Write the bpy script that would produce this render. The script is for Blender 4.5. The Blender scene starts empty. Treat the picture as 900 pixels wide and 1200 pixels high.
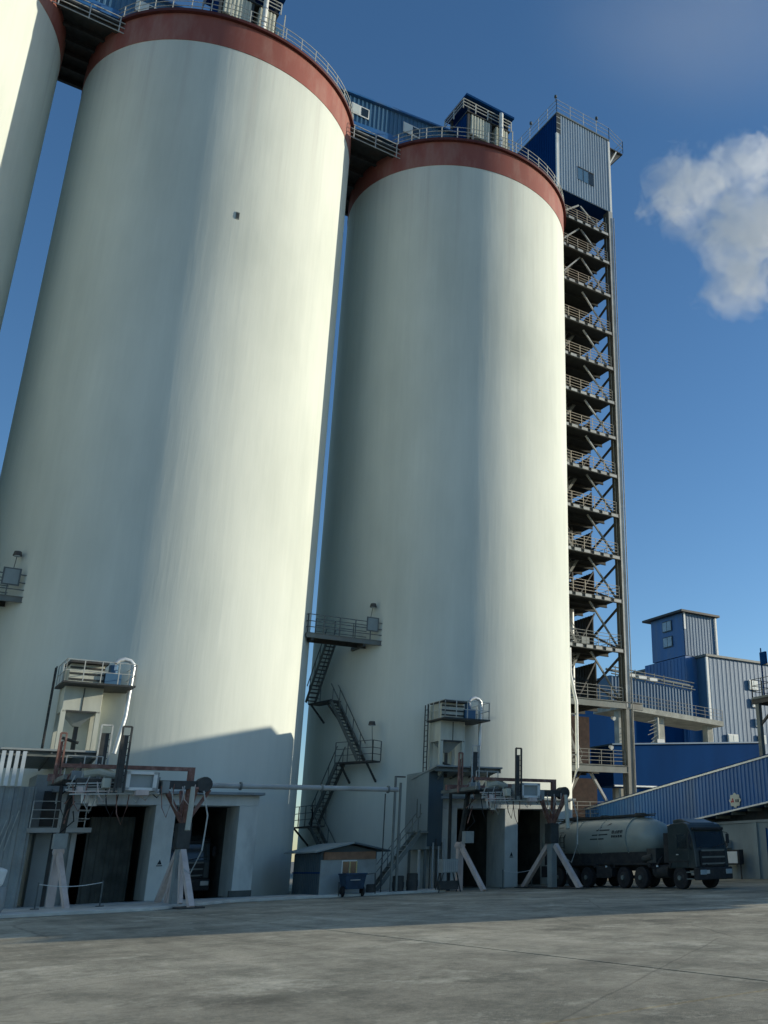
import bpy, math, random
from mathutils import Vector, Matrix
R_ = math.radians
random.seed(7)
S = bpy.context.scene
COL = S.collection

# ------------------------------------------------------------------ camera
CAM_POS = (-31.6939, -58.2266, 1.6993)
cam_r = Vector((0.795359, -0.605712, -0.022753))
cam_u = Vector((-0.192198, -0.28762, 0.938261))
cam_f = Vector((0.57486, 0.741881, 0.345178))
cd = bpy.data.cameras.new('camera')
cam = bpy.data.objects.new('camera', cd); COL.objects.link(cam)
m = Matrix((cam_r, cam_u, -cam_f)).transposed().to_4x4()
m.translation = CAM_POS
cam.matrix_world = m
cd.sensor_fit = 'HORIZONTAL'; cd.sensor_width = 36.0
cd.lens = 1083.436 * 36.0 / 900.0
cd.shift_x = (450 - 690.236) / 900.0
cd.shift_y = (602.268 - 600) / 900.0
cd.clip_start = 0.2; cd.clip_end = 9000
S.camera = cam

# ------------------------------------------------------------------ sky, sun, exposure
SUN_EL = R_(13.5)
SUN_AZ = (0.9520, -0.3060)
SKY_ROT = math.atan2(SUN_AZ[0], SUN_AZ[1])
W = bpy.data.worlds.new('World'); S.world = W; W.use_nodes = True
nt = W.node_tree; nt.nodes.clear()
sky = nt.nodes.new('ShaderNodeTexSky'); sky.sky_type = 'NISHITA'; sky.sun_disc = False
sky.sun_elevation = SUN_EL; sky.sun_rotation = SKY_ROT
sky.altitude = 600; sky.air_density = 1.0; sky.dust_density = 0.5; sky.ozone_density = 3.0
bg = nt.nodes.new('ShaderNodeBackground'); bg.inputs['Strength'].default_value = 0.15
out = nt.nodes.new('ShaderNodeOutputWorld')
hs = nt.nodes.new('ShaderNodeHueSaturation'); hs.inputs['Saturation'].default_value = 1.12
nt.links.new(sky.outputs[0], hs.inputs['Color']); nt.links.new(hs.outputs[0], bg.inputs[0]); nt.links.new(bg.outputs[0], out.inputs[0])
sd = bpy.data.lights.new('sun', 'SUN'); sd.energy = 4.15; sd.angle = R_(0.5); sd.color = (1.0, 0.93, 0.76)
sun = bpy.data.objects.new('sun', sd); COL.objects.link(sun)
sv = Vector((SUN_AZ[0] * math.cos(SUN_EL), SUN_AZ[1] * math.cos(SUN_EL), math.sin(SUN_EL)))
sun.rotation_euler = sv.to_track_quat('Z', 'Y').to_euler(); sun.location = sv * 300
S.view_settings.view_transform = 'Standard'; S.view_settings.look = 'None'
S.view_settings.exposure = 0.12; S.view_settings.gamma = 1.0
S.cycles.max_bounces = 6; S.cycles.volume_bounces = 6
S.cycles.volume_step_rate = 2.0; S.cycles.volume_max_steps = 128

# ------------------------------------------------------------------ materials
def mat(name, col, rough=0.7, metal=0.0, scale=2.0, amt=0.18, bump=0.0, stretch=(1, 1, 1), dirt=None, dirt_amt=0.0, dirt_scale=0.6, spec=0.4):
    M = bpy.data.materials.new(name); M.use_nodes = True
    t = M.node_tree; n = t.nodes; l = t.links
    b = n['Principled BSDF']
    b.inputs['Roughness'].default_value = rough; b.inputs['Metallic'].default_value = metal
    b.inputs['Specular IOR Level'].default_value = spec
    tc = n.new('ShaderNodeTexCoord'); mp = n.new('ShaderNodeMapping'); mp.inputs['Scale'].default_value = stretch
    l.new(tc.outputs['Object'], mp.inputs[0])
    no = n.new('ShaderNodeTexNoise'); no.inputs['Scale'].default_value = scale; no.inputs['Detail'].default_value = 6
    l.new(mp.outputs[0], no.inputs[0])
    r = n.new('ShaderNodeValToRGB')
    a = [max(0, c * (1 - amt)) for c in col]; c2 = [min(1, c * (1 + amt)) for c in col]
    r.color_ramp.elements[0].position = 0.3; r.color_ramp.elements[1].position = 0.7
    r.color_ramp.elements[0].color = (*a, 1); r.color_ramp.elements[1].color = (*c2, 1)
    l.new(no.outputs[0], r.inputs[0]); last = r.outputs[0]
    if dirt:
        n2 = n.new('ShaderNodeTexNoise'); n2.inputs['Scale'].default_value = dirt_scale; n2.inputs['Detail'].default_value = 8; n2.inputs['Roughness'].default_value = 0.65
        l.new(mp.outputs[0], n2.inputs[0])
        r2 = n.new('ShaderNodeValToRGB'); r2.color_ramp.elements[0].position = 0.48; r2.color_ramp.elements[1].position = 0.68
        r2.color_ramp.elements[1].color = (dirt_amt,) * 3 + (1,)
        l.new(n2.outputs[0], r2.inputs[0])
        mx = n.new('ShaderNodeMixRGB'); mx.inputs[2].default_value = (*dirt, 1)
        l.new(r2.outputs[0], mx.inputs[0]); l.new(last, mx.inputs[1]); last = mx.outputs[0]
    l.new(last, b.inputs['Base Color'])
    if bump:
        bp = n.new('ShaderNodeBump'); bp.inputs['Strength'].default_value = bump; bp.inputs['Distance'].default_value = 0.05
        l.new(no.outputs[0], bp.inputs['Height']); l.new(bp.outputs[0], b.inputs['Normal'])
    return M

def silo_mat():
    M = bpy.data.materials.new('silo_render'); M.use_nodes = True
    t = M.node_tree; n = t.nodes; l = t.links; b = n['Principled BSDF']
    b.inputs['Roughness'].default_value = 0.85; b.inputs['Specular IOR Level'].default_value = 0.2
    tc = n.new('ShaderNodeTexCoord')
    def noise(sc, scale, det=6, rough=0.6):
        mp = n.new('ShaderNodeMapping'); mp.inputs['Scale'].default_value = sc; l.new(tc.outputs['Object'], mp.inputs[0])
        x = n.new('ShaderNodeTexNoise'); x.inputs['Scale'].default_value = scale; x.inputs['Detail'].default_value = det; x.inputs['Roughness'].default_value = rough
        l.new(mp.outputs[0], x.inputs[0]); return x
    def ramp(x, p0, c0, p1, c1):
        r = n.new('ShaderNodeValToRGB'); e = r.color_ramp.elements
        e[0].position = p0; e[0].color = (*c0, 1); e[1].position = p1; e[1].color = (*c1, 1)
        l.new(x, r.inputs[0]); return r.outputs[0]
    def mul(a, c, f):
        x = n.new('ShaderNodeMixRGB'); x.blend_type = 'MULTIPLY'; x.inputs[0].default_value = f
        l.new(a, x.inputs[1]); l.new(c, x.inputs[2]); return x.outputs[0]
    streak = noise((1, 1, 0.05), 0.55, 7, 0.6)
    fine = noise((1, 1, 0.10), 3.0, 6, 0.6)
    blot = noise((1, 1, 0.45), 0.16, 5, 0.55)
    c = ramp(streak.outputs[0], 0.30, (0.655, 0.685, 0.61), 0.66, (0.725, 0.75, 0.665))
    c = mul(c, ramp(fine.outputs[0], 0.3, (0.97, 0.97, 0.965), 0.62, (1, 1, 1)), 1.0)
    c = mul(c, ramp(blot.outputs[0], 0.36, (0.86, 0.87, 0.87), 0.60, (1, 1, 1)), 1.0)
    # drip stains under the band, dust near the foot
    sp = n.new('ShaderNodeSeparateXYZ'); l.new(tc.outputs['Object'], sp.inputs[0])
    def mr(a, b_, c_=0.0, d_=1.0):
        x = n.new('ShaderNodeMapRange'); x.interpolation_type = 'SMOOTHSTEP'; x.inputs[1].default_value = a; x.inputs[2].default_value = b_; x.inputs[3].default_value = c_; x.inputs[4].default_value = d_
        l.new(sp.outputs['Z'], x.inputs[0]); return x.outputs[0]
    drip = noise((1, 1, 0.012), 1.6, 5, 0.65)
    dr = n.new('ShaderNodeValToRGB'); dr.color_ramp.elements[0].position = 0.52; dr.color_ramp.elements[0].color = (0, 0, 0, 1); dr.color_ramp.elements[1].position = 0.72; dr.color_ramp.elements[1].color = (.55, .55, .55, 1)
    l.new(drip.outputs[0], dr.inputs[0])
    mm = n.new('ShaderNodeMath'); mm.operation = 'MULTIPLY'; l.new(dr.outputs[0], mm.inputs[0]); l.new(mr(36, 51), mm.inputs[1])
    x = n.new('ShaderNodeMixRGB'); l.new(mm.outputs[0], x.inputs[0]); l.new(c, x.inputs[1]); x.inputs[2].default_value = (0.50, 0.48, 0.43, 1); c = x.outputs[0]
    foot = noise((1, 1, 0.7), 0.5, 8, 0.7)
    fm = n.new('ShaderNodeMath'); fm.operation = 'MULTIPLY'; l.new(foot.outputs[0], fm.inputs[0]); l.new(mr(9, 0, 0, .75), fm.inputs[1])
    x = n.new('ShaderNodeMixRGB'); l.new(fm.outputs[0], x.inputs[0]); l.new(c, x.inputs[1]); x.inputs[2].default_value = (0.44, 0.45, 0.42, 1); c = x.outputs[0]
    l.new(c, b.inputs['Base Color'])
    w = n.new('ShaderNodeTexWave'); w.bands_direction = 'Z'; w.inputs['Scale'].default_value = 0.21; w.wave_profile = 'SIN'
    l.new(tc.outputs['Object'], w.inputs[0])
    add = n.new('ShaderNodeMath'); add.operation = 'ADD'
    l.new(streak.outputs[0], add.inputs[0])
    f2 = n.new('ShaderNodeMath'); f2.operation = 'MULTIPLY'; f2.inputs[1].default_value = 0.35; l.new(fine.outputs[0], f2.inputs[0]); l.new(f2.outputs[0], add.inputs[1])
    rw = n.new('ShaderNodeValToRGB'); rw.color_ramp.elements[0].position = 0.93; rw.color_ramp.elements[0].color = (0, 0, 0, 1)
    rw.color_ramp.elements[1].color = (0.012, 0.012, 0.012, 1)
    l.new(w.outputs[0], rw.inputs[0])
    add2 = n.new('ShaderNodeMath'); add2.operation = 'ADD'; l.new(add.outputs[0], add2.inputs[0]); l.new(rw.outputs[0], add2.inputs[1])
    bp = n.new('ShaderNodeBump'); bp.inputs['Strength'].default_value = 0.35; bp.inputs['Distance'].default_value = 0.07
    l.new(add2.outputs[0], bp.inputs['Height']); l.new(bp.outputs[0], b.inputs['Normal'])
    return M

def yard_mat():
    M = bpy.data.materials.new('yard_concrete'); M.use_nodes = True
    t = M.node_tree; n = t.nodes; l = t.links; b = n['Principled BSDF']
    b.inputs['Roughness'].default_value = 0.9; b.inputs['Specular IOR Level'].default_value = 0.25
    tc = n.new('ShaderNodeTexCoord')
    def noise(scale, det=8, rough=0.65, sc=(1, 1, 1), rot=0):
        mp = n.new('ShaderNodeMapping'); mp.inputs['Scale'].default_value = sc; mp.inputs['Rotation'].default_value = (0, 0, rot)
        l.new(tc.outputs['Object'], mp.inputs[0])
        x = n.new('ShaderNodeTexNoise'); x.inputs['Scale'].default_value = scale; x.inputs['Detail'].default_value = det; x.inputs['Roughness'].default_value = rough
        l.new(mp.outputs[0], x.inputs[0]); return x.outputs[0]
    def ramp(x, p0, c0, p1, c1):
        r = n.new('ShaderNodeValToRGB'); e = r.color_ramp.elements
        e[0].position = p0; e[0].color = (*c0, 1); e[1].position = p1; e[1].color = (*c1, 1)
        l.new(x, r.inputs[0]); return r.outputs[0]
    def mul(a, c, f=1.0):
        x = n.new('ShaderNodeMixRGB'); x.blend_type = 'MULTIPLY'; x.inputs[0].default_value = f
        l.new(a, x.inputs[1]); l.new(c, x.inputs[2]); return x.outputs[0]
    big = noise(0.10, 9, 0.72, (1, 0.8, 1), R_(-15)); mid = noise(0.55, 10, 0.75, (1.0, 0.8, 1), R_(-25)); fin = noise(7, 9, 0.78)
    trk = noise(0.5, 6, 0.6, (2.6, 0.3, 1), R_(68))
    c = ramp(big, 0.38, (0.34, 0.305, 0.225), 0.62, (0.55, 0.49, 0.365))
    c = mul(c, ramp(mid, 0.40, (0.62, 0.64, 0.64), 0.56, (1, 1, 1)))
    c = mul(c, ramp(trk, 0.42, (0.86, 0.86, 0.86), 0.56, (1, 1, 1)))
    c = mul(c, ramp(fin, 0.3, (0.74, 0.74, 0.74), 0.7, (1.12, 1.12, 1.12)))
    pw = ramp(noise(0.28, 10, 0.80, (1, 0.8, 1), R_(-22)), 0.54, (0, 0, 0), 0.66, (0.75, 0.75, 0.75))
    mx0 = n.new('ShaderNodeMixRGB'); l.new(pw, mx0.inputs[0]); l.new(c, mx0.inputs[1]); mx0.inputs[2].default_value = (0.72, 0.655, 0.50, 1)
    # hairline cracks and dark drips
    ds = n.new('ShaderNodeTexNoise'); ds.inputs['Scale'].default_value = .8; ds.inputs['Detail'].default_value = 6; l.new(tc.outputs['Object'], ds.inputs[0])
    mxv = n.new('ShaderNodeMixRGB'); mxv.inputs[0].default_value = .12; l.new(tc.outputs['Object'], mxv.inputs[1]); l.new(ds.outputs['Color'], mxv.inputs[2])
    vo = n.new('ShaderNodeTexVoronoi'); vo.feature = 'DISTANCE_TO_EDGE'; vo.inputs['Scale'].default_value = .14; l.new(mxv.outputs[0], vo.inputs['Vector'])
    ck = ramp(vo.outputs['Distance'], 0.0012, (0.42, 0.42, 0.42), 0.0035, (1, 1, 1))
    c2 = mul(mx0.outputs[0], ck, .55)
    spt = n.new('ShaderNodeTexVoronoi'); spt.feature = 'SMOOTH_F1'; spt.inputs['Scale'].default_value = .33; spt.inputs['Randomness'].default_value = 1.0; l.new(mxv.outputs[0], spt.inputs['Vector'])
    c2 = mul(c2, ramp(spt.outputs['Distance'], 0.08, (0.55, 0.55, 0.55), 0.20, (1, 1, 1)), .8)
    mx = n.new('ShaderNodeMixRGB'); mx.inputs[0].default_value = 0; l.new(c2, mx.inputs[1])
    l.new(mx.outputs[0], b.inputs['Base Color'])
    ad = n.new('ShaderNodeMath'); ad.operation = 'ADD'; l.new(fin, ad.inputs[0]); l.new(mid, ad.inputs[1])
    bp = n.new('ShaderNodeBump'); bp.inputs['Strength'].default_value = 0.5; bp.inputs['Distance'].default_value = 0.03
    l.new(ad.outputs[0], bp.inputs['Height']); l.new(bp.outputs[0], b.inputs['Normal'])
    return M

M = dict(
    silo=silo_mat(), yard=yard_mat(),
    earth=mat('earth', (0.20, 0.19, 0.16), 0.95, scale=0.3, amt=0.3),
    apron=mat('apron_concrete', (0.55, 0.54, 0.48), 0.9, scale=1.2, amt=0.25, bump=0.4, dirt=(0.62, 0.61, 0.54), dirt_amt=0.7, dirt_scale=0.8),  # lightened: spilled powder plus sunlight along the edge, put into the colour
    red=mat('red_oxide_paint', (0.275, 0.088, 0.066), 0.75, scale=0.6, amt=0.14, stretch=(1, 1, 0.25), bump=0.2, dirt=(0.40, 0.25, 0.20), dirt_amt=0.6, dirt_scale=0.45),
    rim=mat('rim_paint', (0.09, 0.022, 0.018), 0.7, scale=2, amt=0.2),
    portal=mat('portal_plaster', (0.60, 0.62, 0.57), 0.85, scale=1.2, amt=0.12, bump=0.2, dirt=(0.26, 0.28, 0.27), dirt_amt=0.55, dirt_scale=0.7, stretch=(1, 1, 0.4)),
    greywall=mat('grey_panel', (0.30, 0.33, 0.32), 0.6, scale=1.0, amt=0.1, dirt=(0.17, 0.17, 0.15), dirt_amt=0.5),
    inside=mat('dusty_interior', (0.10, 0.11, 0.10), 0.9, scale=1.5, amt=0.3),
    steel=mat('grey_green_steel', (0.16, 0.18, 0.165), 0.55, scale=1.5, amt=0.2, dirt=(0.16, 0.13, 0.10), dirt_amt=0.5),
    column=mat('light_steel_paint', (0.42, 0.43, 0.41), 0.55, scale=1.0, amt=0.15, dirt=(0.25, 0.24, 0.20), dirt_amt=0.5),
    dark=mat('dark_steel', (0.045, 0.05, 0.048), 0.6, scale=3, amt=0.3, dirt=(0.10, 0.07, 0.05), dirt_amt=0.6),
    towercol=mat('tower_column_paint', (0.19, 0.195, 0.175), 0.6, scale=0.8, amt=0.15, dirt=(0.16, 0.15, 0.12), dirt_amt=0.5),
    oldrust=mat('dark_rusty_plate', (0.038, 0.02, 0.016), 0.85, scale=3, amt=0.4, dirt=(0.06, 0.05, 0.042), dirt_amt=0.5),
    towershade=mat('tower_shade_tone', (0.065, 0.07, 0.062), 0.65, scale=0.8, amt=0.25, dirt=(0.11, 0.09, 0.07), dirt_amt=0.6),  # shade on the tower's columns and edge beams is put into this tone
    rail_tan=mat('tan_rail', (0.44, 0.38, 0.29), 0.6, scale=4, amt=0.2),
    rail_mid=mat('shade_toned_rail', (0.22, 0.225, 0.20), 0.6, scale=4, amt=0.2),  # darker rail tone; the tower's partial shade is put into it
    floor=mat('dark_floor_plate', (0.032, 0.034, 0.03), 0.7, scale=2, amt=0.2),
    rail=mat('rail_paint', (0.46, 0.47, 0.43), 0.5, scale=4, amt=0.2),
    rail_dark=mat('dark_rail', (0.10, 0.115, 0.11), 0.5, scale=4, amt=0.2),
    blue=mat('blue_sheet', (0.030, 0.135, 0.335), 0.45, scale=0.7, amt=0.12, stretch=(1, 1, 0.2), dirt=(0.12, 0.17, 0.24), dirt_amt=0.5, spec=0.5),
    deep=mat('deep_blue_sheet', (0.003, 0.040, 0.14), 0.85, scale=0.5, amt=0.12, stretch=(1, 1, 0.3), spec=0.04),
    teal=mat('dark_teal_sheet', (0.055, 0.085, 0.10), 0.6, scale=1.0, amt=0.15, stretch=(1, 1, 0.3), dirt=(0.13, 0.14, 0.13), dirt_amt=0.4),
    shaft=mat('shaft_panel', (0.26, 0.305, 0.30), 0.65, scale=1.0, amt=0.1, stretch=(1, 1, 0.3), dirt=(0.14, 0.15, 0.14), dirt_amt=0.4),
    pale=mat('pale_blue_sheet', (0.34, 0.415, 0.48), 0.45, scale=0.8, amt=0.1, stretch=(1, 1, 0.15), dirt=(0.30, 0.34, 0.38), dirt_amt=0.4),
    grey_blue=mat('weathered_blue_sheet', (0.052, 0.138, 0.24), 0.5, scale=0.6, amt=0.14, stretch=(1, 1, 0.15), dirt=(0.10, 0.17, 0.24), dirt_amt=0.5),
    white=mat('white_paint', (0.74, 0.75, 0.71), 0.45, scale=2, amt=0.06, dirt=(0.45, 0.44, 0.38), dirt_amt=0.4),
    zinc=mat('galvanised_pipe', (0.62, 0.64, 0.63), 0.35, metal=0.35, scale=3, amt=0.12),
    cream=mat('cream_panel', (0.55, 0.555, 0.46), 0.6, scale=2, amt=0.12, stretch=(1, 1, 0.3), dirt=(0.33, 0.31, 0.24), dirt_amt=0.6),
    rust=mat('rusty_steel', (0.22, 0.115, 0.09), 0.85, scale=4, amt=0.3, dirt=(0.42, 0.32, 0.28), dirt_amt=0.6, dirt_scale=2),
    timber=mat('dusty_plate', (0.66, 0.55, 0.49), 0.85, scale=4, amt=0.16, stretch=(1, 1, 0.3), dirt=(0.30, 0.23, 0.21), dirt_amt=0.6, dirt_scale=2),
    concrete=mat('deck_concrete', (0.42, 0.42, 0.36), 0.9, scale=1.5, amt=0.2, bump=0.3, dirt=(0.24, 0.23, 0.19), dirt_amt=0.6),
    glass=mat('window_glass', (0.30, 0.36, 0.38), 0.15, scale=1, amt=0.2, spec=0.8),
    pale_glass=mat('frosted_panes', (0.62, 0.66, 0.62), 0.4, scale=1, amt=0.1),  # even pale pane colour
    black=mat('black_rubber', (0.018, 0.018, 0.02), 0.85, scale=6, amt=0.3, dirt=(0.07, 0.068, 0.06), dirt_amt=0.5),
    tank=mat('tank_paint', (0.27, 0.30, 0.265), 0.38, scale=1.2, amt=0.10, dirt=(0.24, 0.25, 0.21), dirt_amt=0.6, dirt_scale=1.0, stretch=(1.6, 0.5, 0.6), spec=0.5),
    cab=mat('cab_paint', (0.02, 0.033, 0.034), 0.35, scale=2, amt=0.2, dirt=(0.06, 0.066, 0.062), dirt_amt=0.6, dirt_scale=1.5, spec=0.5),
    chassis=mat('chassis_paint', (0.02, 0.022, 0.024), 0.7, scale=4, amt=0.3, dirt=(0.05, 0.046, 0.04), dirt_amt=0.6, dirt_scale=2),
    dglass=mat('dark_glass', (0.02, 0.028, 0.03), 0.08, scale=1, amt=0.2, spec=0.8),
    ink=mat('black_print', (0.02, 0.025, 0.03), 0.6, scale=8, amt=0.2),
    orange=mat('ochre_fascia', (0.26, 0.15, 0.09), 0.7, scale=3, amt=0.25),
    bluecart=mat('blue_cart_paint', (0.015, 0.045, 0.085), 0.5, scale=4, amt=0.3),
    redmark=mat('red_print', (0.45, 0.04, 0.04), 0.6, scale=6, amt=0.1),
    yellow=mat('yellow_curtain', (0.55, 0.45, 0.20), 0.8, scale=4, amt=0.1),
)

# ------------------------------------------------------------------ mesh building
class MB:
    def __init__(s): s.v = []; s.f = []
    def add(s, vs, fs):
        o = len(s.v); s.v += [tuple(a) for a in vs]; s.f += [tuple(i + o for i in q) for q in fs]; return s
    def box(s, x0, x1, y0, y1, z0, z1):
        if x0 > x1: x0, x1 = x1, x0
        if y0 > y1: y0, y1 = y1, y0
        if z0 > z1: z0, z1 = z1, z0
        return s.add([(x0, y0, z0), (x1, y0, z0), (x1, y1, z0), (x0, y1, z0), (x0, y0, z1), (x1, y0, z1), (x1, y1, z1), (x0, y1, z1)],
                     [(0, 3, 2, 1), (4, 5, 6, 7), (0, 1, 5, 4), (1, 2, 6, 5), (2, 3, 7, 6), (3, 0, 4, 7)])
    def hexa(s, b, t):   # 4 bottom points, 4 top points
        return s.add(list(b) + list(t), [(0, 3, 2, 1), (4, 5, 6, 7), (0, 1, 5, 4), (1, 2, 6, 5), (2, 3, 7, 6), (3, 0, 4, 7)])
    def beam(s, a, b, w=0.1, h=None):
        h = w if h is None else h
        a = Vector(a); b = Vector(b); d = (b - a).normalized()
        up = Vector((0, 0, 1)) if abs(d.z) < 0.95 else Vector((0, 1, 0))
        r = d.cross(up).normalized() * (w / 2); u = r.cross(d).normalized() * (h / 2)
        P = [a - r - u, a + r - u, a + r + u, a - r + u, b - r - u, b + r - u, b + r + u, b - r + u]
        return s.add(P, [(0, 1, 2, 3), (7, 6, 5, 4), (0, 4, 5, 1), (1, 5, 6, 2), (2, 6, 7, 3), (3, 7, 4, 0)])
    def ibeam(s, a, b, w=0.3, h=0.3, t=0.04):
        a = Vector(a); b = Vector(b); d = (b - a).normalized()
        up = Vector((0, 0, 1)) if abs(d.z) < 0.95 else Vector((0, 1, 0))
        r = d.cross(up).normalized(); u = r.cross(d).normalized()
        s.beam(a, b, t, h - 2 * t)
        for k in (-1, 1):
            o = u * k * (h - t) / 2
            s.beam(a + o, b + o, w, t)
        return s
    def tube(s, pts, r=0.03, n=6, cap=True):
        pts = [Vector(p) for p in pts]; rings = []
        for i, p in enumerate(pts):
            d = (pts[min(i + 1, len(pts) - 1)] - pts[max(i - 1, 0)]).normalized()
            up = Vector((0, 0, 1)) if abs(d.z) < 0.9 else Vector((1, 0, 0))
            a = d.cross(up).normalized(); c = a.cross(d).normalized()
            rr = r[i] if isinstance(r, (list, tuple)) else r
            rings.append([p + a * rr * math.cos(2 * math.pi * k / n) + c * rr * math.sin(2 * math.pi * k / n) for k in range(n)])
        o = []; f = []
        for g in rings: o += g
        for i in range(len(rings) - 1):
            for k in range(n):
                f.append((i * n + k, i * n + (k + 1) % n, (i + 1) * n + (k + 1) % n, (i + 1) * n + k))
        if cap:
            f.append(tuple(range(n))[::-1]); f.append(tuple((len(rings) - 1) * n + k for k in range(n)))
        return s.add(o, f)
    def prism(s, poly, axis, a, b):   # poly in the other two axes, extruded along axis
        def P(u, v, w):
            return {'x': (w, u, v), 'y': (u, w, v), 'z': (u, v, w)}[axis]
        n = len(poly)
        vs = [P(u, v, a) for u, v in poly] + [P(u, v, b) for u, v in poly]
        fs = [tuple(range(n)), tuple(range(2 * n - 1, n - 1, -1))] + [(i, i + n, (i + 1) % n + n, (i + 1) % n) for i in range(n)]
        return s.add(vs, fs)
    def ribs(s, face, c, u0, u1, z0, z1, pitch=0.35, d=0.07, zf=None):
        # standing ribs on a wall; face: 'x' or 'y' (wall normal), c its coordinate, sign of d = side; zf(u)->(z0,z1)
        k = int((u1 - u0) / pitch); 
        for i in range(k + 1):
            u = u0 + (i + 0.5) * (u1 - u0) / (k + 1); w = pitch * 0.26; w2 = pitch * 0.16
            a, b = zf(u) if zf else (z0, z1)
            c0 = c + (0.002 if d < 0 else -0.002)
            if face == 'y': P = [(u - w, c0), (u + w, c0), (u + w2, c + d), (u - w2, c + d)]
            else: P = [(c0, u - w), (c0, u + w), (c + d, u + w2), (c + d, u - w2)]
            s.prism(P, 'z', a, b)
        return s
    def build(s, name, m, parent=None, smooth=False, bevel=0.0):
        root = parent
        while root is not None and root.parent is not None: root = root.parent
        off = Vector(root.location) if root is not None else Vector((0, 0, 0))
        me = bpy.data.meshes.new(name)
        me.from_pydata([(v[0] - off.x, v[1] - off.y, v[2] - off.z) for v in s.v], [], s.f)
        me.materials.append(M[m]); me.update()
        import bmesh
        bm = bmesh.new(); bm.from_mesh(me); bmesh.ops.recalc_face_normals(bm, faces=bm.faces); bm.to_mesh(me); bm.free()
        if smooth:
            me.shade_smooth()
            if smooth == 'auto': me.set_sharp_from_angle(angle=R_(35))
        o = bpy.data.objects.new(name, me); COL.objects.link(o)
        if parent is not None: o.parent = parent
        if bevel:
            bv = o.modifiers.new('bevel', 'BEVEL'); bv.width = bevel; bv.segments = 2; bv.limit_method = 'ANGLE'
        return o

def thing(name, label, cat, loc, group=None):
    o = bpy.data.objects.new(name, None); COL.objects.link(o); o.location = loc; o.empty_display_size = 0.3
    o['label'] = label; o['category'] = cat
    if group: o['group'] = group
    return o
def tag(o, label, cat, group=None):
    o['label'] = label; o['category'] = cat
    if group: o['group'] = group
    return o
def struct(o, kind='structure'): o['kind'] = kind; return o
KIDS = {}
def copy_tree(o, parent=None):
    c = o.copy(); COL.objects.link(c); c.parent = parent
    for ch in [x for x in bpy.data.objects if x.parent == o]: copy_tree(ch, c)
    return c
def clone(o, dx, dy, dz, label, group=None):
    c = copy_tree(o); c.location = Vector(o.location) + Vector((dx, dy, dz)); c['label'] = label
    if group: c['group'] = group
    return c
def piece(src, parent, loc):      # alike piece sharing mesh data
    c = src.copy(); COL.objects.link(c); c.parent = parent; c.location = loc; return c

def railing(mb, pts, h=1.1, step=1.2, r=0.022, mids=(0.38, 0.74), closed=False):
    pts = [Vector(p) for p in pts]
    for i in range(len(pts) - 1):
        a, b = pts[i], pts[i + 1]; L = (b - a).length; k = max(1, round(L / step))
        for z in tuple(mids) + (h,): mb.beam(a + Vector((0, 0, z)), b + Vector((0, 0, z)), r * 1.7)
        for j in range(k + 1):
            p = a + (b - a) * j / k
            mb.beam(p, p + Vector((0, 0, h)), r * 2.2)
    return mb

def arc(cx, cy, r, a0, a1, n, z):
    return [(cx + r * math.cos(R_(a0 + (a1 - a0) * i / n)), cy + r * math.sin(R_(a0 + (a1 - a0) * i / n)), z) for i in range(n + 1)]

# ------------------------------------------------------------------ setting: ground
PITCH = 19.52
g = MB(); g.box(-3000, 3000, -3000, 3000, -0.6, -0.16)
struct(g.build('ground', 'earth'))
JX = -21.2
yard = bpy.data.objects.new('yard', None); COL.objects.link(yard); yard['kind'] = 'structure'
xs = [JX + d for d in (-60, -45, -30, -15, 0, 15, 30, 45, 60, 90)]
ysl = [-95, -72, -49, -26, -3, 60]
for i in range(len(xs) - 1):
    for j in range(len(ysl) - 1):
        q = MB(); e = 0.035
        q.box(xs[i] + e, xs[i + 1] - e, ysl[j] + e, ysl[j + 1] - e, -0.15, 0.0 + random.uniform(-0.004, 0.004))
        o = q.build('concrete_slab', 'yard', yard)
q = MB(); q.box(xs[0], xs[-1], ysl[0], ysl[-1], -0.158, -0.10); q.build('slab_bed', 'earth', yard)
# apron strip in front of the bays, one kerb step higher
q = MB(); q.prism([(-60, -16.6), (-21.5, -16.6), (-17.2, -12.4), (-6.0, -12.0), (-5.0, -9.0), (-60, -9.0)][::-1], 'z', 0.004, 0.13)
struct(q.build('loading_apron', 'apron', bevel=0.02))

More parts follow.
